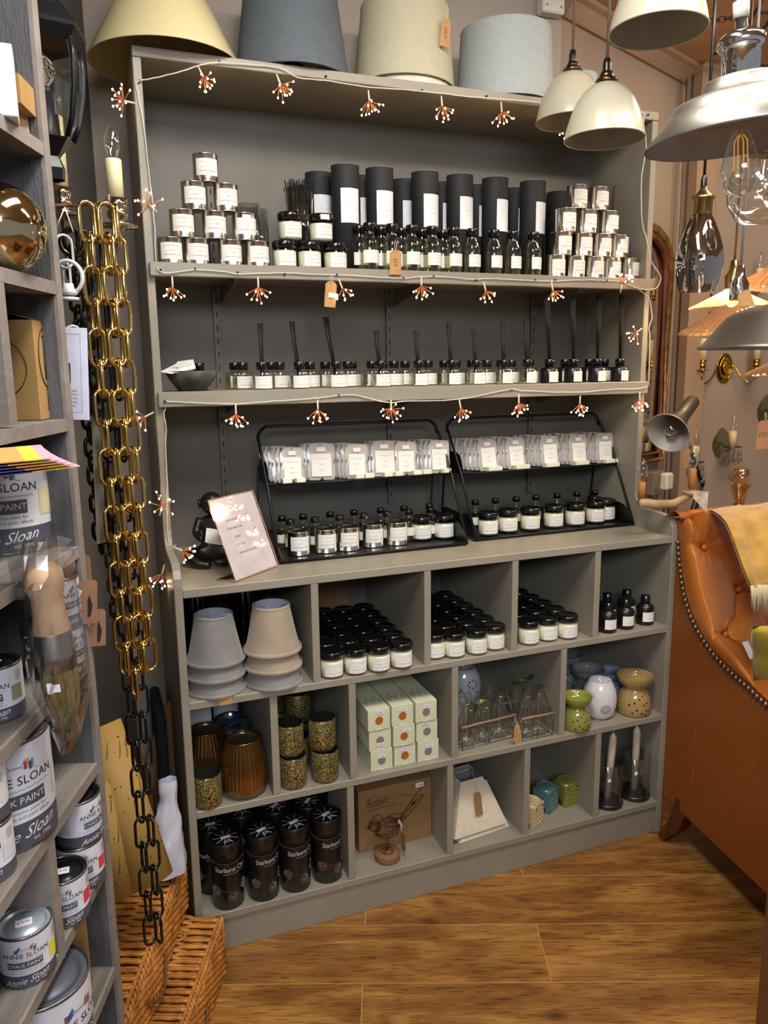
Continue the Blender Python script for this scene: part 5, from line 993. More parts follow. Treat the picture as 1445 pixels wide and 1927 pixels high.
# leaflets
for i in range(5):
    mb = MB(); L, H = .115, .085
    mb.prism([(-L/2, -H/2), (L/2, -H/2), (L/2, H/2), (-L/2, H/2)], 0, .0009, 'z', M('leaflet_violet', '#5a5a92', .45)); 
    for j, (u0, u1, cc) in enumerate(((-.5, -.28, '#7fc6d6'), (.12, .30, '#e0a35c'), (.30, .42, '#e8d24a'), (.42, .5, '#d6a6b4'))): mb.box(L*u0, L*u1, -H/2-.0002, H/2+.0002, -.0001, .0011, M('leaflet_stripe', cc, .45))
    t = obj('paint_leaflet', mb); t.location = tuple(Vector((-0.235,-0.7852,1.222))+Vector((.004*i, .004*i, -.003*i+.006))); t.rotation_euler = (.06, -.03, RA-pi/2+.5+.06*i); tag(t, 'colourful leaflet, %s from the top of the fan on the large paint tin' % ORD[i], 'leaflet', 'fanned leaflets')
# light bulb carton, boxes, bulbs on upper shelves
def LM(a, b, c): return (a, b, c)
BC2 = M('bulb_carton_card', '#a9854f', .75, noise=(30, .05), bump=(150, .15))
kc = Vector((-0.1906,-0.5566,1.25)); kc.z = 1.2475; w1, w2 = .064, .09
t = thing('bulb_carton', 'brown cardboard bulb carton printed with a filament bulb drawing', 'box', tuple(kc), RA+.03); hC = .118
mb = MB(); mb.box(0, w1, 0, w2, 0, hC, BC2); mb.add([(0, 0, hC+.0002), (w1, 0, hC+.0002), (w1*.95, w2*.5, hC+.012), (w1*.05, w2*.5, hC+.012)], [(0, 1, 2, 3)], BC2); obj('carton', mb, t, .0008)
E_ = -.0006; xc = w1/2; mb = MB(); mb.tube([(xc+w1*.37*cos(a), E_, .074+.036*sin(a)) for a in [i*pi/20 for i in range(40)]], .0006, INKD, 4, closed=True)
for q_ in range(7): mb.tube([(xc-.008+.0024*q_, E_, .048), (xc-.008+.0024*q_, E_, .1)], .0004, INKD, 3)
mb.tube([(xc-.01, E_, .1), (xc+.009, E_, .1)], .0008, INKD, 3); mb.tube([(xc-.008, E_, .036), (xc+.007, E_, .036)], .0006, INKD, 3)
for q_ in range(7): mb.tube([(xc-.0065, E_, .031-.003*q_), (xc+.0065, E_, .0325-.003*q_)], .0008, INKD, 4)
mb.sphere((xc, E_, .008), .0025, INKD, 4, (1, .1, 1)); mb.tube([(-.0006, w2*.55+w2*.42*cos(a), .062+.036*sin(a)) for a in [i*pi/20 for i in range(40)]], .0006, INKD, 4, closed=True); obj('printed_bulb', mb, t)
mb = MB(); mb.box(xc+.002, xc+.014, E_-.0006, E_-.0002, .06, .074, STICK); mb.text('£8.95', .004, lambda a, b: (xc+.008+a, E_-.0008, .067+b), INK); obj('price_sticker', mb, t)
MIRG = M('gold_mirror_glass', '#c9bd98', .06, 1); mb = MB(); mb.sphere((0, 0, .0475), .0475, MIRG, 20); t = obj('mirrored_globe_bulb', mb); t.location = (-0.2115,-0.6059,1.411); tag(t, 'large gold-mirrored round bulb lying on the rack', 'light bulb')
t = thing('clear_bulb', 'clear filament bulb poking from its torn box on the top rack shelf', 'light bulb', RL(-.10, .05, 1.567)); t.rotation_euler = (0, pi/2, RA); b0 = bulb(t, 0, 1, .62); t.location = RL(-.045-.0, .04, 1.625); t.rotation_euler = (0, -pi/2, RA+.3)
t.location = (-0.1657,-0.4909,1.6783)
mb = MB(); mb.box(-.03, .03, -.03, .03, 0, .03, BC2); mb.add([(.03, -.03, .03), (.03, .03, .03), (.045, .03, .02), (.045, -.03, .02)], [(0, 1, 2, 3)], BC2); t = obj('torn_bulb_box', mb); t.location = RL(-0.0403, .03, 1.567+.027); t.rotation_euler = (0, .0, RA+.1); tag(t, 'torn open cardboard bulb box behind the white carton', 'box')
mb = MB(); mb.box(-.03, .035, -.02, .03, 0, .027, M('crumpled_kraft', '#a88a66', .8)); t = obj('flat_kraft_box', mb); t.location = RL(-0.0515, .034, 1.567); t.rotation_euler = (0, 0, RA-.1); tag(t, 'low kraft box under the torn bulb box', 'box')
mb = MB(); mb.box(-.035, .022, -.02, .02, 0, .07, WHITE); mb.text('LED', .006, lambda a, b: (a, -.0204, .02+b), INK); t = obj('white_bulb_box', mb, bevel=.001); t.location = RL(-0.099, .012, 1.567); t.rotation_euler = (0, 0, RA-1.2); tag(t, 'white bulb box at the left edge of the top rack shelf', 'box')
mb = MB(); mb.box(-.03, .03, -.006, .0, 0, .145, BC2); mb.text('L', .03, lambda a, b: (.012+b, -.0065, .03-a), WHITE); t = obj('kraft_box', mb); t.location = RL(-.05, .05, .47); t.rotation_euler = (0, 0, face((-.2, -.5))+.0); tag(t, 'plain kraft box at the rack end beside the largest tin', 'box')
# brush in a clear bag
t = thing('bagged_paintbrush', 'round wax brush with wooden handle in a clear plastic bag', 'brush', (-0.1918,-0.7105,1.0238), rot=(0, -.06, -.3)); WDH = M('pale_turned_handle', '#cba582', .55, noise=(3, .12), stretch=(8, 8, 1)); BRS = M('bristle', '#a2905a', .8, noise=(6, .35), stretch=(60, 60, 1), bump=(60, 1))
bp = .0185
mb = MB(); mb.lathe([(0, .083), (.012, .082), (.0195, .074), (.0205, .062), (.0165, .045), (.0165, .03), (.0195, .008), (.0185, .004)], WDH, 32); obj('wooden_handle', mb, t)
mb = MB(); mb.lathe([(.0192, .008), (.0196, .007), (.0196, -.018), (.0202, -.02), (.0196, -.022), (.0198, -.034), (.019, -.035)], M('dull_ferrule', '#a09890', .3, .9), 36); obj('ferrule', mb, t)
mb = MB(); mb.lathe([(.0188, -.033), (.0198, -.05), (.018, -.07), (.012, -.092), (.004, -.108), (0, -.110)], BRS, 36); obj('bristles', mb, t)
BAG = GL('crinkled_polythene', '#efefef', .3, .12, base=.07); rr = random.Random(9); Nz = {}
def nz(i, j): return Nz.setdefault((i, j), rr.uniform(-1, 1))
mb = MB()
for s in (-1, 1):
    mb.grid(lambda u, v: ((u-.5)*(.066-.03*max(0, .25-v)*4*0)*(1 if v > .28 else (.25+2.7*v))+.006*(v > .85)*nz(int(u*9), 2), s*(.0225*sin(pi*u)**.6*(1 if v < .8 else max(0, (1-v)*5))+.0)+.0022*nz(int(u*9), int(v*14)), -.125+v*.235+.006*nz(int(u*9), 50)*(v > .95)), 9, 14, BAG, False)
obj('clear_bag', mb, t)
mb = MB(); mb.box(-.006, .0, -.0225, -.022, -.055, -.043, WHITE); mb.box(0, .008, -.0235, -.0222, -.053, -.045, WHITE); obj('folded_price_label', mb, t)
# price card, swing cards
mb = MB(); mb.box(-.018, .018, -.0004, .0004, -.06, .06, M('price_card', '#c8cbe0', .6))
mb.tube([(-.012, -.0006, -.05), (-.012, -.0006, .052), (.009, -.0006, .052), (.009, -.0006, -.05)], .0002, INK, 3, closed=True); mb.box(-.012, -.004, -.0009, -.0005, -.012, .014, INKD)
for i, tx in enumerate(('GLASS JARS', 'FILLED WITH', 'LIGHTS FOR', 'CHRISTMAS', 'GIFTING')): mb.text(tx, .0032, lambda a, b, i=i: (-.005+a, -.0007, -.022-.005*i+b), INK)
t = obj('hanging_price_card', mb); t.location = (-0.1509,-0.4634,1.3014); t.rotation_euler = (0, .05, -.1); tag(t, 'tall pale price card hanging among the chains by the bulb carton', 'card')
mb = MB(); mb.box(-.010, .010, -.0004, .0004, -.09, .09, M('tan_leaflet_card', '#78705f', .7))
for i in range(18): mb.box(-.004, .006, -.0008, -.0004, .05-.004*i, .0506-.004*i, INK)
t = obj('long_price_card', mb); t.location = (-0.1303,-0.4143,1.151); t.rotation_euler = (0, .06, .9); tag(t, 'long brown card hanging edge-on between bronze and black chains', 'card')
BRC = M('hook_card_kraft', '#957057', .75)
def hookcard(px, lb, ry, w=.03, h=.058):
    t = thing('hook_pack_card', lb, 'card', px, rot=(0, ry, .15), group='kraft hook packs'); mb = MB(); mb.prism([(-w/2, -h/2), (w/2, -h/2), (w/2, h/2-.003), (w/2-.003, h/2), (-w/2, h/2)], -.0005, .0005, 'y', BRC); obj('card', mb, t)
    mb = MB(); mb.prism([(.003, -.02), (.007, -.018), (.009, -.004), (.005, .01), (.003, .002)], -.0009, -.0005, 'y', INKD); obj('window', mb, t)
    mb = MB(); mb.prism([(-.014+.009*cos(a)*(1+.2*sin(5*a)), .012+.011*sin(a)*(1+.2*sin(7*a))) for a in [k*pi/9 for k in range(18)]], -.0009, -.0005, 'y', STICK); obj('torn_sticker', mb, t)
    return t
hookcard((-0.1602,-0.5401,1.0103), 'kraft hook pack card hanging behind the brush bag, upper one', .07); hookcard((-0.1514,-0.5296,0.9711), 'kraft hook pack card hanging behind the brush bag, lower one', .07, .028, .05)
swing_tag((-0.1668,-0.4984,1.0427), .034, .05, 'large kraft tag on cotton string above the hook packs', rz=.1, mat=KRAFTD, cord=.02)
# lantern
LBK = M('black_lantern_metal', '#15171c', .35, .4); t = thing('coach_lantern', 'black hexagonal coach lantern with curved glass behind the rack', 'lantern', (lc0 := (-0.1572,-0.2705,1.599)), rot=(0, -.03, .3)); t.scale = (1, 1, .8); n = 6
LP_ = [(.016, -.02), (.018, .0), (.012, .02), (.03, .045), (.034, .05), (.046, .08), (.055, .13), (.059, .18), (.057, .21), (.064, .222), (.066, .228)]; LG = LP_[4:9]
mb = MB(); mb.lathe(LP_[:5], LBK, 6, smooth=False); obj('base', mb, t); mb = MB(); mb.lathe([(.057, .205), (.068, .225), (.069, .232), (.05, .262), (.045, .268), (.047, .272), (.034, .3), (.028, .33), (.012, .345), (0, .36)], LBK, 6, smooth=False); obj('roof', mb, t)
for k in range(6):
    a = k*pi/3; mb = MB(); mb.tube([(r*cos(a), r*sin(a), z) for r, z in LG], .0042, LBK, 6); obj('rib', mb, t)
mb = MB(); mb.lathe([(r*.985, z) for r, z in LG], CLEAR, 6, smooth=False); obj('curved_glass', mb, t)
mb = MB(); mb.lathe([(.016, .05), (.016, .09), (.012, .095), (.012, .13), (0, .13)], BLKM, 20); obj('lamp_holder', mb, t); mb = MB(); mb.box(-.075, -.06, -.03, .03, .0, .26, LBK); obj('wall_bracket', mb, t)
# silver candle sconce
SILVM = M('aged_silver_plate', '#b9a58e', .15, 1, noise=(12, .2))
def candle_bulb(t, x, y, z, h, r=.0135, mat=CREAMP, b=True):
    mb = MB(); mb.lathe([(0, 0), (r, 0), (r, h-.001), (r-.001, h), (0, h)], mat, 24, (x, y, z)); c_ = obj('candle_sleeve', mb, t)
    if b: mb = MB(); mb.lathe([(.006, h), (.007, h+.004), (.0125, h+.016), (.0135, h+.026), (.011, h+.042), (.004, h+.056), (0, h+.06)], CLEAR, 24, (x, y, z)); obj('candle_bulb', mb, c_)
def cupdish(t, x, y, z, mat, s=1):
    mb = MB(); mb.lathe([(.0, -.01*s), (.006*s, -.009*s), (.012*s, -.002*s), (.031*s, .0), (.032*s, .002*s), (.012*s, .004*s), (.01*s, .010*s), (.016*s, .014*s), (.017*s, .022*s), (.0135*s, .026*s), (.0165*s, .032*s), (.0165*s, .044*s), (.0, .044*s)], mat, 32, (x, y, z)); obj('drip_pan', mb, t)
t = thing('silver_wall_sconce', 'silver plated two-arm candle sconce with cream sleeves behind the chains', 'wall light', (0, 0, 0))
s1 = (-0.0629,-0.0985,1.5503); s2 = (-0.1511,-0.0153,1.5794)
for i, (s_, h) in enumerate(((s1, .066), (s2, .12))): cupdish(t, s_[0], s_[1], s_[2], SILVM, 1.05); candle_bulb(t, s_[0], s_[1], s_[2]+.044, h)
mb = MB(); m0 = (-0.1312,-0.0446,1.4716); mb.tube([s1, (s1[0], s1[1], s1[2]-.03), (s1[0]-.03, s1[1]+.01, s1[2]-.075), ((s1[0]+m0[0])/2, m0[1], m0[2]-.01), m0, ((s2[0]+m0[0])/2, (s2[1]+m0[1])/2, m0[2]-.02), (s2[0], s2[1], s2[2]-.06), s2], .0048, SILVM, 8); mb.sphere(m0, .02, SILVM, 12); obj('curved_arms', mb, t)
# hook rail with chains
mb = MB(); h0, h1 = Vector((-0.1659,-0.4139,1.5192)), Vector((-0.0891,-0.4315,1.5238)); mb.tube([tuple(h0), tuple(h1), tuple(h1+Vector((0, 0, .012)))], .0022, M('rusty_hook', '#8b5f4a', .5, .5), 7)
for k in range(16): c = h0.lerp(h1, .02+.018*k); mb.tube([tuple(c+Vector((0, .003*cos(a), .003*sin(a)))) for a in [i*pi/4 for i in range(8)]], .0007, M('hook_thread', '#8b5f4a', .5, .5), 3, closed=True)
tag(obj('chain_hook', mb), 'threaded rusty hook holding the chains at the rack end', 'hook')
def chain(name, lb, top, n, L, wd, th, mat, drift=(0, 0), grp=None, jit=.15, loops=2, sp=None, flip=0, cat='chain'):
    mb = MB(); z = top[2]; r2 = random.Random(int(top[0]*1e4) & 1023 | 1)
    for i in range(n):
        c = Vector((top[0]+drift[0]*i, top[1]+drift[1]*i, z-L/2)); ang = (pi/2 if (i+flip) % 2 else 0)+r2.uniform(-jit, jit)+.35; u = Vector((cos(ang), sin(ang), r2.uniform(-.04, .04))); K = 6; pts = []
        hl = L/2-wd/2
        for k in range(K+1): a = pi*k/K; pts.append(c+u*(wd/2*cos(a))+Vector((0, 0, hl+wd/2*sin(a))))
        for k in range(K+1): a = pi+pi*k/K; pts.append(c+u*(wd/2*cos(a))+Vector((0, 0, -hl+wd/2*sin(a))))
        mb.tube([tuple(p) for p in pts], th, mat, 7, closed=True); z -= L-th*3.4
    t = obj(name, mb); tag(t, lb, cat, grp); return t
GT = (-0.1025,-0.4268,1.5211); GC = 'polished brass chains'
for i, (dx, dy, n, fl) in enumerate(((-.016, -.004, 19, 0), (-.004, .005, 20, 1), (.009, -.004, 19, 0), (.020, .005, 19, 1))):
    chain('brass_chain', 'shiny brass chain, %s of the four hanging strands' % ['leftmost', 'second', 'third', 'rightmost'][i], (GT[0]+dx, GT[1]+dy, GT[2]+.004), n-3, .0505, .0215, .0028, GOLD, (.0002, 0), GC, flip=fl)
BK = M('gloss_black_chain', '#0c0c0d', .2, .4, coat=.5); BT_ = (-0.1084,-0.3927,1.4629)
chain('black_chain', 'glossy black chain, left one of two long strands reaching lowest', (BT_[0]-.004, BT_[1], BT_[2]+.03), 25, .0525, .0205, .0024, BK, (.0002, 0), 'black chains'); chain('black_chain', 'glossy black chain, right one of two long strands reaching lowest', (BT_[0]+.015, BT_[1], BT_[2]+.03), 25, .0525, .0205, .0024, BK, (-.00005, 0), 'black chains', flip=1)
DBZ = M('dark_bronze_chain', '#2e2a26', .3, .9); DT = (-0.1406,-0.3843,1.4978)
chain('bronze_chain', 'thick dark bronze chain hanging left of the brass ones', (DT[0], DT[1], DT[2]), 22, .03, .018, .0028, DBZ, (.0003, 0), 'dark bronze chains'); chain('bronze_chain', 'browner bronze chain hanging just behind the dark one', (DT[0]+.017, DT[1]+.015, DT[2]), 30, .028, .016, .0026, M('brown_bronze_chain', '#4b3a2c', .35, .8), (.0001, 0), 'dark bronze chains')
WCH = M('white_enamel_chain', '#cfd0d4', .3, coat=.3); WT = (-0.1498,-0.4275,1.4824); chain('white_chain', 'short white chain hanging beside the rack end', WT, 2, .042, .021, .0018, WCH); chain('white_chain', 'white chain continuing below the white ring hook', (WT[0]+.002, WT[1], WT[2]-.117), 2, .042, .021, .0018, WCH, flip=0)
mb = MB(); c = (-0.1482,-0.4392,1.4271); mb.tube([(c[0]+.0178*cos(a), c[1]-.0068*cos(a), c[2]+.021*sin(a)) for a in [i*pi/14 for i in range(28)]], .0028, WCH, 8, closed=True); mb.lathe([(0, -.024), (.009, -.023), (.012, -.02), (.007, -.014), (.006, -.008), (0, -.008)][::-1], WCH, 20, c); mb.lathe([(0, -.03), (.012, -.03), (.012, -.026), (.0, -.024)], WCH, 20, c); tag(obj('ceiling_ring_hook', mb), 'white round ring hook hanging on the white chain', 'hook')
mb = MB(); c = (-0.1387,-0.3889,1.4784); mb.tube([(c[0]+.015*cos(a), c[1]-.005*cos(a), c[2]+.017*sin(a)) for a in [i*pi/14 for i in range(28)]], .004, ABRASS, 8, closed=True); tag(obj('brass_ring', mb), 'dull antique brass ring at the top of the dark chains', 'ring')
mb = MB(); c = (-0.1276,-0.3689,1.4366); mb.tube([(c[0]+.014*cos(a), c[1]-.005*cos(a), c[2]+.016*sin(a)) for a in [i*pi/14 for i in range(28)]], .0035, ABRASS, 8, closed=True); tag(obj('brass_ring', mb), 'lower antique brass ring among the dark chains', 'ring')
mb = MB(); a_, b_ = (-0.1449,-0.4448,1.514), (-0.1588,-0.4454,1.4844); mb.tube([a_, b_], .0008, STRING, 4); mb.tube([a_, (-0.1371,-0.4542,1.4821)], .0008, STRING, 4); tag(obj('loop_of_string', mb), 'white string loop tied over the threaded hook', 'string')

# ---------------------------------------------------------------- hampers, wrap, bag at the floor
def wick():
    m = M('willow_weave', '#b87c3a', .35, noise=(26, .35), bump=(60, .4), hex2='#8a5422'); return m
WIL = wick()
def willow(name, lb, corner, az, L, Wd, h0, h1, taper=.0):
    """hamper: corner = far right top corner, running towards the camera along az"""
    t = thing(name, lb, 'hamper', (corner[0], corner[1], h0), 0, 'willow hampers'); a = math.radians(az); d = Vector((-sin(a), -cos(a), 0)); w = Vector((-cos(a), sin(a), 0)); H = h1-h0; rr = random.Random(int(h1*100))
    def P3(s, q, z): return d*s+w*q+Vector((0, 0, z))
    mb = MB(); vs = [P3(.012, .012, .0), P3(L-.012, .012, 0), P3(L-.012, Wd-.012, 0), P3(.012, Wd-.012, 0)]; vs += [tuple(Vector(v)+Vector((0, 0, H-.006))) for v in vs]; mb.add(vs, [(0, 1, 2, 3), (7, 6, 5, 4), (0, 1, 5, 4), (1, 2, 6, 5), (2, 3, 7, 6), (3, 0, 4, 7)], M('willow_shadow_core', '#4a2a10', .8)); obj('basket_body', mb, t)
    mb = MB(); n = int(L/.0098)
    for i in range(n):                                       # lid rods, woven over and under
        s = .004+i*.0098; pts = []
        for k in range(17):
            q = Wd*k/16; pts.append(P3(s+rr.uniform(-.0014, .0014), q, H+.0022*(1 if (k//5+i) % 2 else -1)+rr.uniform(-.0006, .0006)))
        mb.tube([tuple(p) for p in pts], .0044, WIL, 6)
    for q in (.003, Wd*.96): mb.tube([tuple(P3(L*k/10, q, H+.001)) for k in range(11)], .0045, WIL, 5)
    obj('woven_lid', mb, t)
    mb = MB(); m_ = 40
    for k in range(m_): s = .002+L*k/m_; mb.tube([tuple(P3(s, -.002, H+.003)), tuple(P3(s+.006, -.006, H-.004)), tuple(P3(s+.009, -.001, H-.013))], .0036, WIL, 5)
    obj('plaited_edge', mb, t)
    mb = MB(); rows = max(3, int((H-.012)/.0075))
    for j in range(rows):
        z = .004+j*.0075; off = -.004+taper*(1-z/H)
        mb.tube([tuple(P3(L*k/30, off+(-.002 if (k+j) % 2 else .002)+taper*0, z+.002*((k*7+j) % 3-1)*.4)) for k in range(31)], .0038, WIL, 5); mb.tube([tuple(P3(-.001+(-.002 if (k+j) % 2 else .002), Wd*k/14, z)) for k in range(15)], .0031, WIL, 5)
        mb.tube([tuple(P3(L+.001+(-.002 if (k+j) % 2 else .002), Wd*k/14, z)) for k in range(15)], .0031, WIL, 5)
    for k in range(9): mb.tube([tuple(P3(L*k/8, -.004, 0)), tuple(P3(L*k/8+.01, -.006, H-.008))], .0032, WIL, 5)
    obj('woven_sides', mb, t)
    mb = MB(); c = P3(.07, Wd*.35, H+.004); mb.tube([tuple(c+d*(.012*cos(a_))+w*(.02*sin(a_))+Vector((0, 0, .004))) for a_ in [k*pi/8 for k in range(16)]], .003, WIL, 5, closed=True); obj('lid_knot', mb, t)
    mb = MB(); c0_ = P3(L*.38, -.008, H*.45); RP_ = M('twisted_rope_handle', '#6b4a2a', .7)
    for k_ in range(2): mb.tube([tuple(c0_+d*(.13*k/20)+w*(-.012*sin(pi*k/20))+Vector((0, .002*cos(k*1.2+k_*pi), -.03*sin(pi*k/20)+.002*sin(k*1.2+k_*pi)))) for k in range(21)], .0026, RP_, 5)
    obj('rope_handle', mb, t); return t
willow('willow_hamper', 'upper willow hamper with woven lid beside the rack', (-0.0165,0.0148,0.25), 19.5, .535, .195, .136, .25)
willow('willow_hamper', 'lower willow hamper sticking out below the upper one', (0.0491,-0.0515,0.13), 23.3, .42, .22, .0, .13, taper=0)
GOLDW = M('gold_wrapping_paper', '#ad8b4a', .65, noise=(4, .06)); REDD = M('red_berry_print', '#5a1b14', .5)
def roll(lb, a, b, r, rot=0, prints=True):
    a, b = Vector(a), Vector(b); t = thing('gift_wrap_roll', lb, 'gift wrap', tuple(a)); d = (b-a); L = d.length; qn = d.to_track_quat('Z', 'Y'); t.rotation_mode = 'QUATERNION'; t.rotation_quaternion = qn
    mb = MB(); mb.lathe([(r*.8, 0), (r, 0), (r, L), (r*.8, L)], GOLDW, 30); obj('paper', mb, t)
    if prints:
        mb = MB(); rr = random.Random(4)
        for i in range(70):
            ph, z = rr.uniform(0, 2*pi), rr.uniform(.02, L-.02); mb.sphere((r*cos(ph), r*sin(ph), z), .0022*rr.uniform(.5, 1), REDD, 4, (1, 1, 1))
        for i in range(22):
            ph, z = rr.uniform(0, 2*pi), rr.uniform(.02, L-.03)
            for k in range(5): mb.tube([((r+.0004)*cos(ph+.02*k/r*.1), (r+.0004)*sin(ph+.02*k/r*.1), z+.004*k), ((r+.0004)*cos(ph+.16+.03*k), (r+.0004)*sin(ph+.16+.03*k), z+.006*k+.008)], .0004, INKD, 3)
        obj('sprig_print', mb, t)
    return t
roll('gold gift wrap roll with fern and berry print behind the black chains', (-0.1007,-0.2321,0.3795), (-0.1687,-0.12,0.6457), .047); roll('second gold gift wrap roll almost hidden by the rack end', (-0.1477,-0.237,0.3742), (-0.1867,-0.1839,0.5644), .04)
mb = MB(); mb.prism([(0, 0), (.12, 0), (.12, .5), (.06, .44), (0, .2)], 0, .004, 'y', KRAFTD); t = obj('cardboard_sheet', mb); t.location = (-.13, .26, .05); t.rotation_euler = (.0, .12, .25); tag(t, 'folded brown cardboard leaning beside the display unit', 'cardboard')
PB = M('white_carrier_bag', '#c3c8d6', .35, coat=.2, noise=(5, .08), bump=(14, 1)); rr = random.Random(21); nb = {}
mb = MB(); bl, bt = Vector((-0.0517,-0.0549,0.2705)), Vector((-0.0328,-0.0247,0.4568))
def bagf(u, v):
    a = 2*pi*u; w_ = (.055*(1-v)**.9+.012+.014*(v > .85)); k = nb.setdefault((int(u*16) % 16, int(v*10)), rr.uniform(.72, 1.18)); c = bl.lerp(bt, v)
    return c+Vector((cos(a)*w_*k*.75-.006, sin(a)*w_*k*.6, .006*k))
mb.grid(bagf, 16, 10, PB); t = obj('carrier_bag', mb); sm = t.modifiers.new('s', 'SUBSURF'); sm.levels = sm.render_levels = 1; tag(t, 'crumpled pale carrier bag stuffed between hamper and display unit', 'bag')
mb = MB(); mb.box(-.012, .012, -.1, .1, 0, .5, M('navy_fabric', '#15171f', .9)); t = obj('dark_rolled_fabric', mb, bevel=.006); t.location = (-.03, .3, 0); tag(t, 'dark narrow bolt standing between wall and display unit', 'fabric')


# ---------------------------------------------------------------- leather chair with throw and cushion
LEA = M('tan_leather', '#bd732f', .38, noise=(5, .12), bump=(220, .25), coat=.15, hex2='#a65e22'); LEB = M('rust_leather_side', '#96531a', .45, noise=(140, .1), bump=(260, .35)); LEGW = M('stained_leg_wood', '#5f2f12', .35, noise=(6, .15), stretch=(8, 8, 1)); NAILM = M('antique_nail_heads', '#8a7262', .35, .85)
ch = thing('leather_armchair', 'tan buttoned leather armchair with nailhead trim right of the display unit', 'armchair')
PT = [(1.2863,-0.005,0.8866),(1.2854,-0.0108,0.8522),(1.2834,-0.0233,0.798),(1.2812,-0.0374,0.7515),(1.2783,-0.0556,0.7108),(1.2745,-0.0797,0.6781),(1.269,-0.1144,0.647),(1.2631,-0.1518,0.6236),(1.2568,-0.1916,0.6051),(1.2495,-0.2375,0.5915),(1.2432,-0.2771,0.5822),(1.2373,-0.3149,0.5769),(1.232,-0.3479,0.5691),(1.2273,-0.378,0.5633)]
A9 = math.radians(9); dc = Vector((-sin(A9), -cos(A9), 0)); nn = Vector((-cos(A9), sin(A9), 0))    # towards camera, outwards
P9 = Vector((1.28, -.045, 0)); sz = [((Vector(p)-P9).dot(dc), p[2]) for p in PT]; sz += [(.50, .535), (.66, .52)]
zb = .115; s0 = sz[0][0]
mb = MB(); poly = [(s0, zb)]+[(s0, sz[0][1])]+sz[1:]+[(.68, .50), (.68, zb)]
vs = [tuple(P9+dc*s+Vector((0, 0, z))) for s, z in poly]; vs2 = [tuple(Vector(v)-nn*.09) for v in vs]; k = len(vs)
mb.add(vs+vs2, [tuple(range(k)), tuple(range(2*k-1, k-1, -1))]+[(i, (i+1) % k, k+(i+1) % k, k+i) for i in range(k)], LEB); obj('side_panel', mb, ch, .006, seg=2)
mb = MB(); sx_ = .085; mb.tube([tuple(P9+dc*sx_+nn*.0004+Vector((0, 0, zb+(.50)*i/20))) for i in range(21)], .0011, LEB, 5); obj('side_seam', mb, ch)
# nail heads
mb = MB(); cur = [P9+dc*s+nn*.003+Vector((0, 0, z-.008)) for s, z in sz[1:]]; acc = 0
for i in range(len(cur)-1):
    seg = cur[i+1]-cur[i]; L = seg.length
    while acc < L: mb.sphere(tuple(cur[i]+seg*(acc/L)), .0068, NAILM, 6, (1, .8, 1)); acc += .0152
    acc -= L
obj('nailhead_trim', mb, ch)['kind'] = 'stuff'
# buttoned inside: sheet from the edge curve to the inner back
cv = [P9+dc*s+Vector((0, 0, z)) for s, z in sz]
def crv(t):
    f = t*(len(cv)-1); i = min(int(f), len(cv)-2); return cv[i].lerp(cv[i+1], f-i)
BTN = [(.27, .14), (.47, .35), (.27, .52), (.66, .13), (.80, .34), (.60, .57), (.9, .5), (.42, .78), (.75, .78)]
def inner0(u, v):
    e = crv(v); b = Vector((1.28+.62*u, -.05*v, .915-.012*u-v*.56)); p = e.lerp(b, u**.75) if u > 0 else e.copy()
    p += Vector((-.25, -.85, .42)).normalized()*.05*min(1, u*9)**.5*(1-.5*u); p.z += .012*sin(min(1, u*8)*pi/2)*(1-v); return p
PLT = [[(.05, 0), (.15, .03), (.27, .14)], [(0, .11), (.12, .115), (.27, .14)], [(.27, .14), (.40, .2), (.47, .35)], [(.47, .35), (.56, .38), (.66, .5), (.60, .57)], [(.47, .35), (.40, .46), (.27, .52)], [(0, .5), (.12, .48), (.27, .52)], [(.27, .52), (.35, .62), (.42, .78)], [(.47, .35), (.58, .25), (.66, .13)], [(.66, .13), (.55, .0)], [(.66, .13), (.75, .22), (.80, .34)], [(.80, .34), (.68, .45), (.60, .57)], [(.60, .57), (.5, .68), (.42, .78)], [(.42, .78), (.45, .98)], [(.42, .78), (.2, .82), (0, .80)], [(.60, .57), (.7, .68), (.75, .78)], [(.80, .34), (.9, .5), (.75, .78)]]
SEG = []
for L_ in PLT:
    W3 = []
    for i in range(len(L_)-1):
        for q in range(5): f = q/5; W3.append(inner0(L_[i][0]+(L_[i+1][0]-L_[i][0])*f, L_[i][1]+(L_[i+1][1]-L_[i][1])*f))
    W3.append(inner0(*L_[-1])); SEG += [(W3[i], W3[i+1]) for i in range(len(W3)-1)]
BT3 = [inner0(*b) for b in BTN]; NRM = Vector((-.25, -.85, .42)).normalized()
def sdist(p, a, b): ab = b-a; t = max(0, min(1, (p-a).dot(ab)/max(ab.dot(ab), 1e-9))); return (p-a-ab*t).length
def inner(u, v):
    p = inner0(u, v); d = min(sdist(p, a, b) for a, b in SEG); e = min((p-b).length for b in BT3)
    pil = .018*(1-math.exp(-(d/.03)**1.4)); cr = -.007*math.exp(-(d/.0045)**2); dm = -.02*math.exp(-(e/.02)**1.2)
    ang = 0
    if e < .07: b = min(BT3, key=lambda q: (p-q).length); w = p-b; ang = .0022*sin(9*math.atan2(w.z, w.x)+1)*math.exp(-((e-.03)/.02)**2)
    return p+NRM*((pil+cr+dm+ang)*min(1, u*7+.15))
mb = MB(); mb.grid(inner, 150, 150, LEA); o = obj('buttoned_back', mb, ch)
for b in BT3: mb = MB(); mb.sphere((0, 0, 0), .0085, LEA, 8, (1, .6, 1)); q_ = obj('leather_button', mb, ch); q_.location = tuple(b-NRM*.008)
mb = MB(); mb.grid(lambda u, v: (1.27+.7*u, .03-.07*v if v < 1 else -.02, .905+.022*sin(pi*v)), 8, 8, LEA); mb.box(1.29, 2.0, -.02, .03, .2, .9, LEB); obj('back_frame', mb, ch)
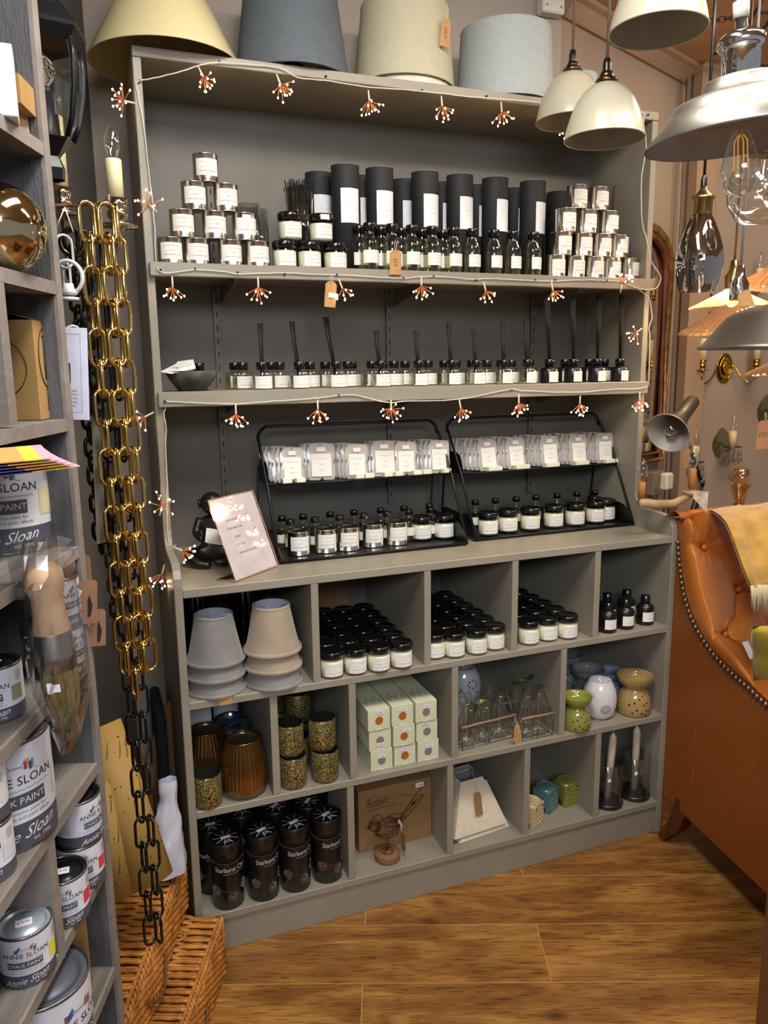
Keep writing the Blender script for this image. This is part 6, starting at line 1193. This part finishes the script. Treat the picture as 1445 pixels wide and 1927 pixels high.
mb = MB(); mb.box(1.35, 2.0, -.65, -.1, .2, .42, LEA); obj('seat_cushion', mb, ch, .03, seg=3)
mb = MB(); mb.tube([tuple(P9+dc*.045-nn*.025+Vector((0, 0, .14))), tuple(P9+dc*.02-nn*.012+Vector((0, 0, .06))), (1.2746,-0.0261,0.002)], [.034, .026, .015], LEGW, 4, smooth=False); obj('leg', mb, ch)
mb = MB(); mb.tube([tuple(P9+dc*.60-nn*.03+Vector((0, 0, .14))), tuple(P9+dc*.62-nn*.02+Vector((0, 0, 0)))], [.03, .016], LEGW, 4, smooth=False); obj('leg', mb, ch)
# throw
THR = M('mustard_wool', '#b38b3c', .9, noise=(22, .18), bump=(90, .8), sheen=.6); FRI = M('cream_fringe', '#cdbd9a', .9)
TP = [[(1.3671,0.0097,0.9059),(1.4377,-0.0352,0.9252),(1.4972,-0.0989,0.9382),(1.5781,-0.1715,0.948)],[(1.3374,-0.0609,0.9317),(1.3955,-0.1012,0.9505),(1.4446,-0.1617,0.9592),(1.5501,-0.2235,0.9612)],[(1.2866,-0.1631,0.9229),(1.3321,-0.1898,0.9306),(1.3895,-0.2225,0.9317),(1.4995,-0.2753,0.9322)],[(1.2534,-0.2373,0.8699),(1.2962,-0.2538,0.8694),(1.3455,-0.2837,0.8686),(1.4513,-0.3355,0.8659)],[(1.2408,-0.2714,0.8387),(1.2807,-0.2863,0.8405),(1.3317,-0.3064,0.8375),(1.4416,-0.3605,0.8314)],[(1.237,-0.2979,0.8082),(1.2675,-0.3092,0.8102),(1.3178,-0.3292,0.806),(1.4264,-0.3826,0.8014)]]
def bil(G, u, v):
    nu, nv = len(G[0])-1, len(G)-1; x, y = min(u*nu, nu-1e-6), min(v*nv, nv-1e-6); i, j = int(x), int(y); fx, t = x-i, y-j
    c = [Vector(G[min(max(j+k, 0), nv)][i]).lerp(Vector(G[min(max(j+k, 0), nv)][i+1]), fx) for k in (-1, 0, 1, 2)]
    return .5*((2*c[1])+(c[2]-c[0])*t+(2*c[0]-5*c[1]+4*c[2]-c[3])*t*t+(3*c[1]-c[0]-3*c[2]+c[3])*t**3)
t = thing('wool_throw', 'mustard wool throw with cream fringe over the chair back', 'throw'); mb = MB()
mb.grid(lambda u, v: bil(TP, u, v)+Vector((0, -.004*sin(u*17), .003*sin(u*11+v*3))), 40, 30, THR); mb.grid(lambda u, v: bil(TP, u, v)+Vector((.006, .012-.004*sin(u*17), .003*sin(u*11+v*3)-.006)), 30, 20, THR); obj('blanket', mb, t)
mb = MB()
for i in range(70):
    u = i/69; p = bil(TP, u, 1); rr_ = rnd.uniform(-.006, .006); mb.tube([tuple(p), tuple(p+Vector((rr_*.5, -.004, -.02))), tuple(p+Vector((rr_, -.006+rnd.uniform(-.004, .004), -.055+rnd.uniform(-.008, .008))))], [.0022, .0026, .0012], FRI, 5)
f_ = obj('fringe', mb, t); f_['kind'] = 'stuff'
# cushion
VEL = M('olive_velvet', '#a48f18', .7, noise=(7, .15), bump=(120, .4), sheen=.25); cc = Vector((1.1324,-0.5415,0.752)); mb = MB()
def cush(s):
    def fn(u, v):
        a, b = u*2-1, v*2-1; k = (1-abs(a)**3)*(1-abs(b)**3); w = .118; return cc+Vector((a*w*(1-.06*(1-abs(b)))-b*w*.24, -.02*a+s*.045*max(k, 0)**.5-.02*b, b*w*(1-.06*(1-abs(a)))*.56-.005*a))
    return fn
t = thing('velvet_cushion', 'olive yellow velvet cushion with a white care label on the armchair', 'cushion'); mb.grid(cush(-1), 16, 16, VEL); mb.grid(cush(1), 16, 16, VEL); obj('cover', mb, t)
mb = MB(); mb.add([(1.0229,-0.4857,0.7673), (1.027,-0.4969,0.7737), (1.036,-0.5069,0.7411), (1.0349,-0.4969,0.7344)], [(0, 1, 2, 3)], WHITE); obj('care_label', mb, t)
# brown cabinet corner, bottom right
mb = MB(); bc = (0.5992,-0.9485,0.5308); mb.box(0, .4, -.5, 0, 0, .72, M('brown_painted_cabinet', '#6d4526', .5, noise=(8, .1))); t = obj('brown_cabinet', mb, bevel=.003); t.location = (bc[0], bc[1], 0); t.rotation_euler = (0, 0, -.15); tag(t, 'brown wooden cabinet corner cut off at bottom right', 'cabinet')

# ---------------------------------------------------------------- things on the far walls
GILT = M('gilt_gesso', '#8f6a2c', .4, .6, noise=(40, .3), bump=(90, 1), hex2='#5f4018'); GILR = M('worn_red_gilt', '#6e3c26', .5, .3, noise=(20, .3)); MIR = M('mirror_glass', '#c9c2b8', .04, 1)
WRD = Vector((.7, .305, 0)).normalized(); WRN = Vector((WRD.y, -WRD.x, 0))
def wr(p, off=.02): return Vector(p)+WRN*off
m1 = [(1.7213,0.6703,1.7467),(1.8086,0.7083,1.6083),(1.7226,0.6709,1.0045)]
t = thing('gilt_mirror', 'tall gilt-framed arched mirror behind the display unit', 'mirror'); rx = .0
ctr = Vector(m1[1])-WRD*.19; ctr.z = 0; zt_, zb_ = m1[0][2]+.02, m1[2][2]-.05
path = []
for k in range(9): a = pi*k/8; path.append((cos(a)*.19, zt_-.12+.12*sin(a)))
path += [(-.19, zb_), (.19, zb_)]
def mtube(off, r, mat, nm, squash=1): 
    mb = MB(); mb.tube([tuple(ctr+WRD*(x*(1-off/.19))+Vector((0, 0, z+(-off if z > (zt_+zb_)/2 else off)))+WRN*.022) for x, z in path], r, mat, 10, closed=True); return obj(nm, mb, t)
mtube(.012, .016, GILT, 'outer_moulding'); mtube(.036, .012, GILR, 'inner_moulding')
mb = MB(); mb.add([tuple(ctr+WRD*(x*.8)+Vector((0, 0, z+(-.04 if z > (zt_+zb_)/2 else .04)))+WRN*.014) for x, z in path], [tuple(range(len(path)))], MIR); obj('mirror_plate', mb, t)
FP = (1.87, .735); FD = far_d; FN = Vector((-.0, -1, 0)); FN = Vector((-far_d.y, far_d.x, 0)); FN = Vector((far_d.y, -far_d.x, 0)) if (Vector((far_d.y, -far_d.x)).y < 0) else Vector((-far_d.y, far_d.x, 0)); FD3 = Vector((far_d.x, far_d.y, 0))
def fw(q, off): return Vector(q)+FN*off
W_ = {'c':(2.0904,0.6961,1.2856),'l':(1.9571,0.7196,1.2873),'r':(2.1717,0.6818,1.2767),'cr':(2.0979,0.6948,1.0101),'cr2':(2.2749,0.6636,1.1301),'up':(1.9656,0.7181,1.5396),'tp':(2.1876,0.679,1.8378),'sw':(1.8285,0.7423,0.8726)}
PBR = M('bright_brass', '#c09338', .15, 1); t = thing('brass_double_sconce', 'brass two-arm wall sconce with oval backplate and cream candles', 'wall light'); c = fw(W_['c'], .004)
mb = MB()
for k, (r_, d_) in enumerate(((1, .0), (.8, .008), (.45, .014))):
    mb.add([tuple(c+FD3*(.031*r_*cos(a))+Vector((0, 0, .052*r_*sin(a)))+FN*d_) for a in [i*pi/18 for i in range(36)]], [tuple(range(36))], PBR); mb.tube([tuple(c+FD3*(.031*r_*cos(a))+Vector((0, 0, .052*r_*sin(a)))+FN*d_) for a in [i*pi/18 for i in range(36)]], .0035, PBR, 6, closed=True)
obj('oval_backplate', mb, t)
for nm in ('l', 'r'):
    e = fw(W_[nm], .07); s_ = -1 if nm == 'l' else 1; e.z = c.z-.006; mb = MB()
    mb.tube([tuple(c+FN*.01), tuple(c+(e-c)*.3+Vector((0, 0, .012))), tuple(c+(e-c)*.55+Vector((0, 0, -.03))), tuple(c+(e-c)*.82+Vector((0, 0, -.05))), tuple(e+Vector((0, 0, -.03))), tuple(e)], .0032, PBR, 7); obj('arm', mb, t)
    cupdish(t, e.x, e.y, e.z, PBR, .85); candle_bulb(t, e.x, e.y, e.z+.037, .075, .0135, M('cream_tube', '#d9c9a4', .5))
CRY = GL('cut_crystal', '#f0ebe4', .5, .03, base=.2)
def crystal_sconce(lb, q, glow=0, sc=1):
    t = thing('crystal_sconce', lb, 'wall light', group='crystal drop sconces'); c = fw(q, .006); e = fw(q, .07); mb = MB(); mb.grid(lambda u, v: c+FD3*((u-.5)*.075*sin(pi*(v*.8+.15)))+Vector((0, 0, (v-.5)*.11)), 8, 8, BRASS); obj('backplate', mb, t)
    mb = MB(); mb.lathe([(0, -.002), (.032, .0), (.035, .003), (0, .001)], ABRASS, 24, tuple(e+Vector((0, 0, -.012)))); mb.tube([tuple(c), tuple(c.lerp(e, .5)+Vector((0, 0, -.03))), tuple(e+Vector((0, 0, -.012)))], .003, ABRASS, 6); obj('drip_pan', mb, t)
    candle_bulb(t, e.x, e.y, e.z-.01, .058, .014, M('ivory_tube', '#d8c48a', .5))
    for k in range(12):
        a = k*pi/6; p = e+Vector((.033*cos(a), .033*sin(a), -.014)); mb = MB(); mb.tube([tuple(p), tuple(p+Vector((0, 0, -.012)))], .0006, ABRASS, 3); mb.lathe([(0, -.0), (.0045, -.008), (.006, -.026), (.003, -.04), (0, -.043)], CRY, 6, tuple(p+Vector((0, 0, -.01-.006*(k % 2)))), smooth=False); obj('crystal_drop', mb, t)
crystal_sconce('brass wall sconce with crystal drops below the double sconce', W_['cr']); crystal_sconce('crystal drop sconce at the right edge behind the tag', W_['cr2'])
crystal_sconce('crystal sconce mostly hidden behind the desk lamp', (1.9506,0.7208,0.9586))
t = thing('candle_sconce', 'brass candle sconce on the far wall above the lit ribbed pendant', 'wall light'); e = fw((2.1723,0.6817,1.5876), .05); cupdish(t, e.x, e.y, e.z-.03, PBR, .8); candle_bulb(t, e.x, e.y, e.z, .05, .0125, M('cream_tube_b', '#d9c9a4', .5))
t = thing('candle_sconce', 'brass candle cup showing below the smoked glass pendant', 'wall light'); e = fw((1.9755,0.7164,1.5171), .05); cupdish(t, e.x, e.y, e.z-.01, PBR, .9); mb = MB(); mb.tube([tuple(e+Vector((0, 0, -.02))), tuple(e+Vector((.02, 0, -.05))), tuple(e+Vector((.05, 0, -.03))), tuple(fw((2.0351,0.7059,1.5399), .0))], .003, PBR, 6); obj('arm', mb, t)
swing = swing_tag((1.4144,-0.1376,1.1303), .05, .07, 'large pinkish kraft tag with handwritten price at the right edge', cord=.02, lines=(), mat=M('pinkish_kraft', '#b3845c', .8)); mb = MB(); mb.text('£125', .014, lambda a, b: (-.006+a, -.0011, b), INK); obj('written_price', mb, swing)
# socket
mb = MB(); mb.box(-.04, .04, -.03, 0, -.042, .042, M('taupe_socket', '#8a7c70', .5)); t = obj('wall_socket', mb, bevel=.003); t.location = (1.7567,0.6657,0.8815); t.rotation_euler = (0, 0, .41); tag(t, 'grey wall socket box behind the painted candelabra', 'socket')
mb = MB(); mb.box(-.025, .025, -.03, 0, -.03, .03, PWHITE); t = obj('plug_adaptor', mb, bevel=.006); t.location = (1.7255,0.5721,0.9017); t.rotation_euler = (0, 0, .41); tag(t, 'white plug adaptor beside the grey socket box', 'plug')
# anglepoise desk lamp
AGM = M('dusty_black_enamel', '#1e1b19', .5, noise=(14, .25)); AGI = M('dull_silver_inside', '#b4afaa', .5, .3); t = thing('desk_lamp', 'dusty black spring-arm desk lamp with conical head beside the armchair', 'desk lamp')
tl, mo = Vector((1.4176,0.1151,1.2014)), Vector((1.278,0.0445,1.1265)); ax = (mo-tl).normalized(); qn = ax.to_track_quat('Z', 'Y').to_matrix().to_4x4(); X_ = Matrix.Translation(tl) @ qn; L = (mo-tl).length
rmo = .056
mb = MB(); mb.X = X_; mb.lathe([(0, -.004), (.016, -.003), (.019, .0), (.0205, L*.42), (.022, L*.55), (.034, L*.76), (rmo, L)], AGM, 40); obj('head', mb, t)
mb = MB(); mb.X = X_; mb.lathe([(rmo-.001, L), (.033, L*.77), (.021, L*.57), (0, L*.5)], AGI, 40); mb.tube([(rmo*cos(a), rmo*sin(a), L) for a in [k*pi/20 for k in range(40)]], .0012, AGI, 5, closed=True); obj('reflector', mb, t)
mb = MB(); mb.X = X_; mb.lathe([(0, L*.98), (.012, L*.96), (.0185, L*.86), (.0165, L*.74), (.011, L*.62)], GL('amber_bulb_glass', '#c79a6a', .4, base=.2), 24); obj('bulb', mb, t)
mb = MB(); a1, a2, a3 = (1.4155,0.1291,1.1042), (1.4678,0.1156,0.974), (1.4418,0.1222,0.8493)
mb.tube([a1, a2], .0055, AGM, 6); mb.tube([tuple(Vector(a2)+Vector((.006, 0, 0))), tuple(Vector(a3)+Vector((.006, 0, 0)))], .0055, AGM, 6); mb.tube([tuple(Vector(a2)+Vector((-.008, 0, 0))), tuple(Vector(a3)+Vector((-.012, 0, 0)))], .0035, AGM, 6); mb.cyl(.009, -.006, .006, AGM, 14, a2); mb.tube([a3, tuple(Vector(a3)+Vector((0, .0, -.92)))], .0055, AGM, 6); obj('spring_arm', mb, t)
swing_tag((1.3052,-0.0002,1.064), .016, .05, 'narrow kraft tag tied under the desk lamp head', cord=.018)
# painted candelabra
PTD = M('cream_gilt_painted_wood', '#b09a72', .45, noise=(18, .3), hex2='#8a7248'); WXT = M('aged_orange_sleeve', '#b9793c', .6); t = thing('painted_candelabra', 'cream painted candelabra arm with wax-coloured sleeves behind the chair', 'chandelier')
e1, e0 = Vector((1.3082,-0.0199,0.9719)), Vector((1.1675,0.0091,0.9568))
mb = MB(); mb.tube([tuple(e0), tuple(e0.lerp(e1, .3)+Vector((0, 0, -.012))), tuple(e0.lerp(e1, .65)+Vector((0, 0, -.018))), tuple(e0.lerp(e1, .9)+Vector((0, 0, -.006))), tuple(e1)], [.012, .012, .011, .0095, .008], PTD, 10); obj('painted_arm', mb, t)
mb = MB(); mb.lathe([(0, -.008), (.015, -.006), (.021, .0), (.0255, .006), (.0255, .008), (.006, .009), (.006, .016), (0, .016)], PTD, 28, tuple(e1)); obj('bobeche', mb, t); candle_bulb(t, e1.x, e1.y, e1.z+.016, .05, .0095, WXT); candle_bulb(t, e0.x+.006, e0.y, e0.z+.012, .04, .0095, WXT)
mb = MB(); mb.grid(lambda u, v: Vector((1.2412,-0.0986,0.9949)).lerp(Vector((1.2753,-0.1117,0.9945)), u)+Vector((0, 0, -.055*v*(.3+.7*u))), 6, 6, M('lace_paper', '#c7b49c', .8, noise=(60, .2))); t2 = obj('lace_scrap', mb); tag(t2, 'scrap of cream lace hanging behind the desk lamp arm', 'lace')
# edison bulb in brass holder behind the chair
t = thing('filament_bulb_lamp', 'amber filament bulb in a brass holder rising behind the armchair', 'lamp', (1.5341,0.0407,0.89)); mb = MB(); mb.lathe([(.0165, 0), (.0165, .016), (.0145, .018), (.0145, .03), (0, .03)], BRASS, 24); mb.cyl(.02, -.12, 0, BRASS, 20); obj('brass_holder', mb, t)
mb = MB(); mb.lathe([(.013, .03), (.014, .04), (.024, .07), (.03, .095), (.029, .112), (.018, .128), (.006, .131), (0, .131)], GL('amber_glass', '#efd3a4', .3, base=.08), 32); obj('amber_bulb', mb, t)
mb = MB()
for k in range(6): a = k*pi/3; mb.tube([(.004*cos(a), .004*sin(a), .04), (.012*cos(a), .012*sin(a), .075), (.008*cos(a), .008*sin(a), .105)], .0006, BRASS, 4)
obj('cage_filament', mb, t)
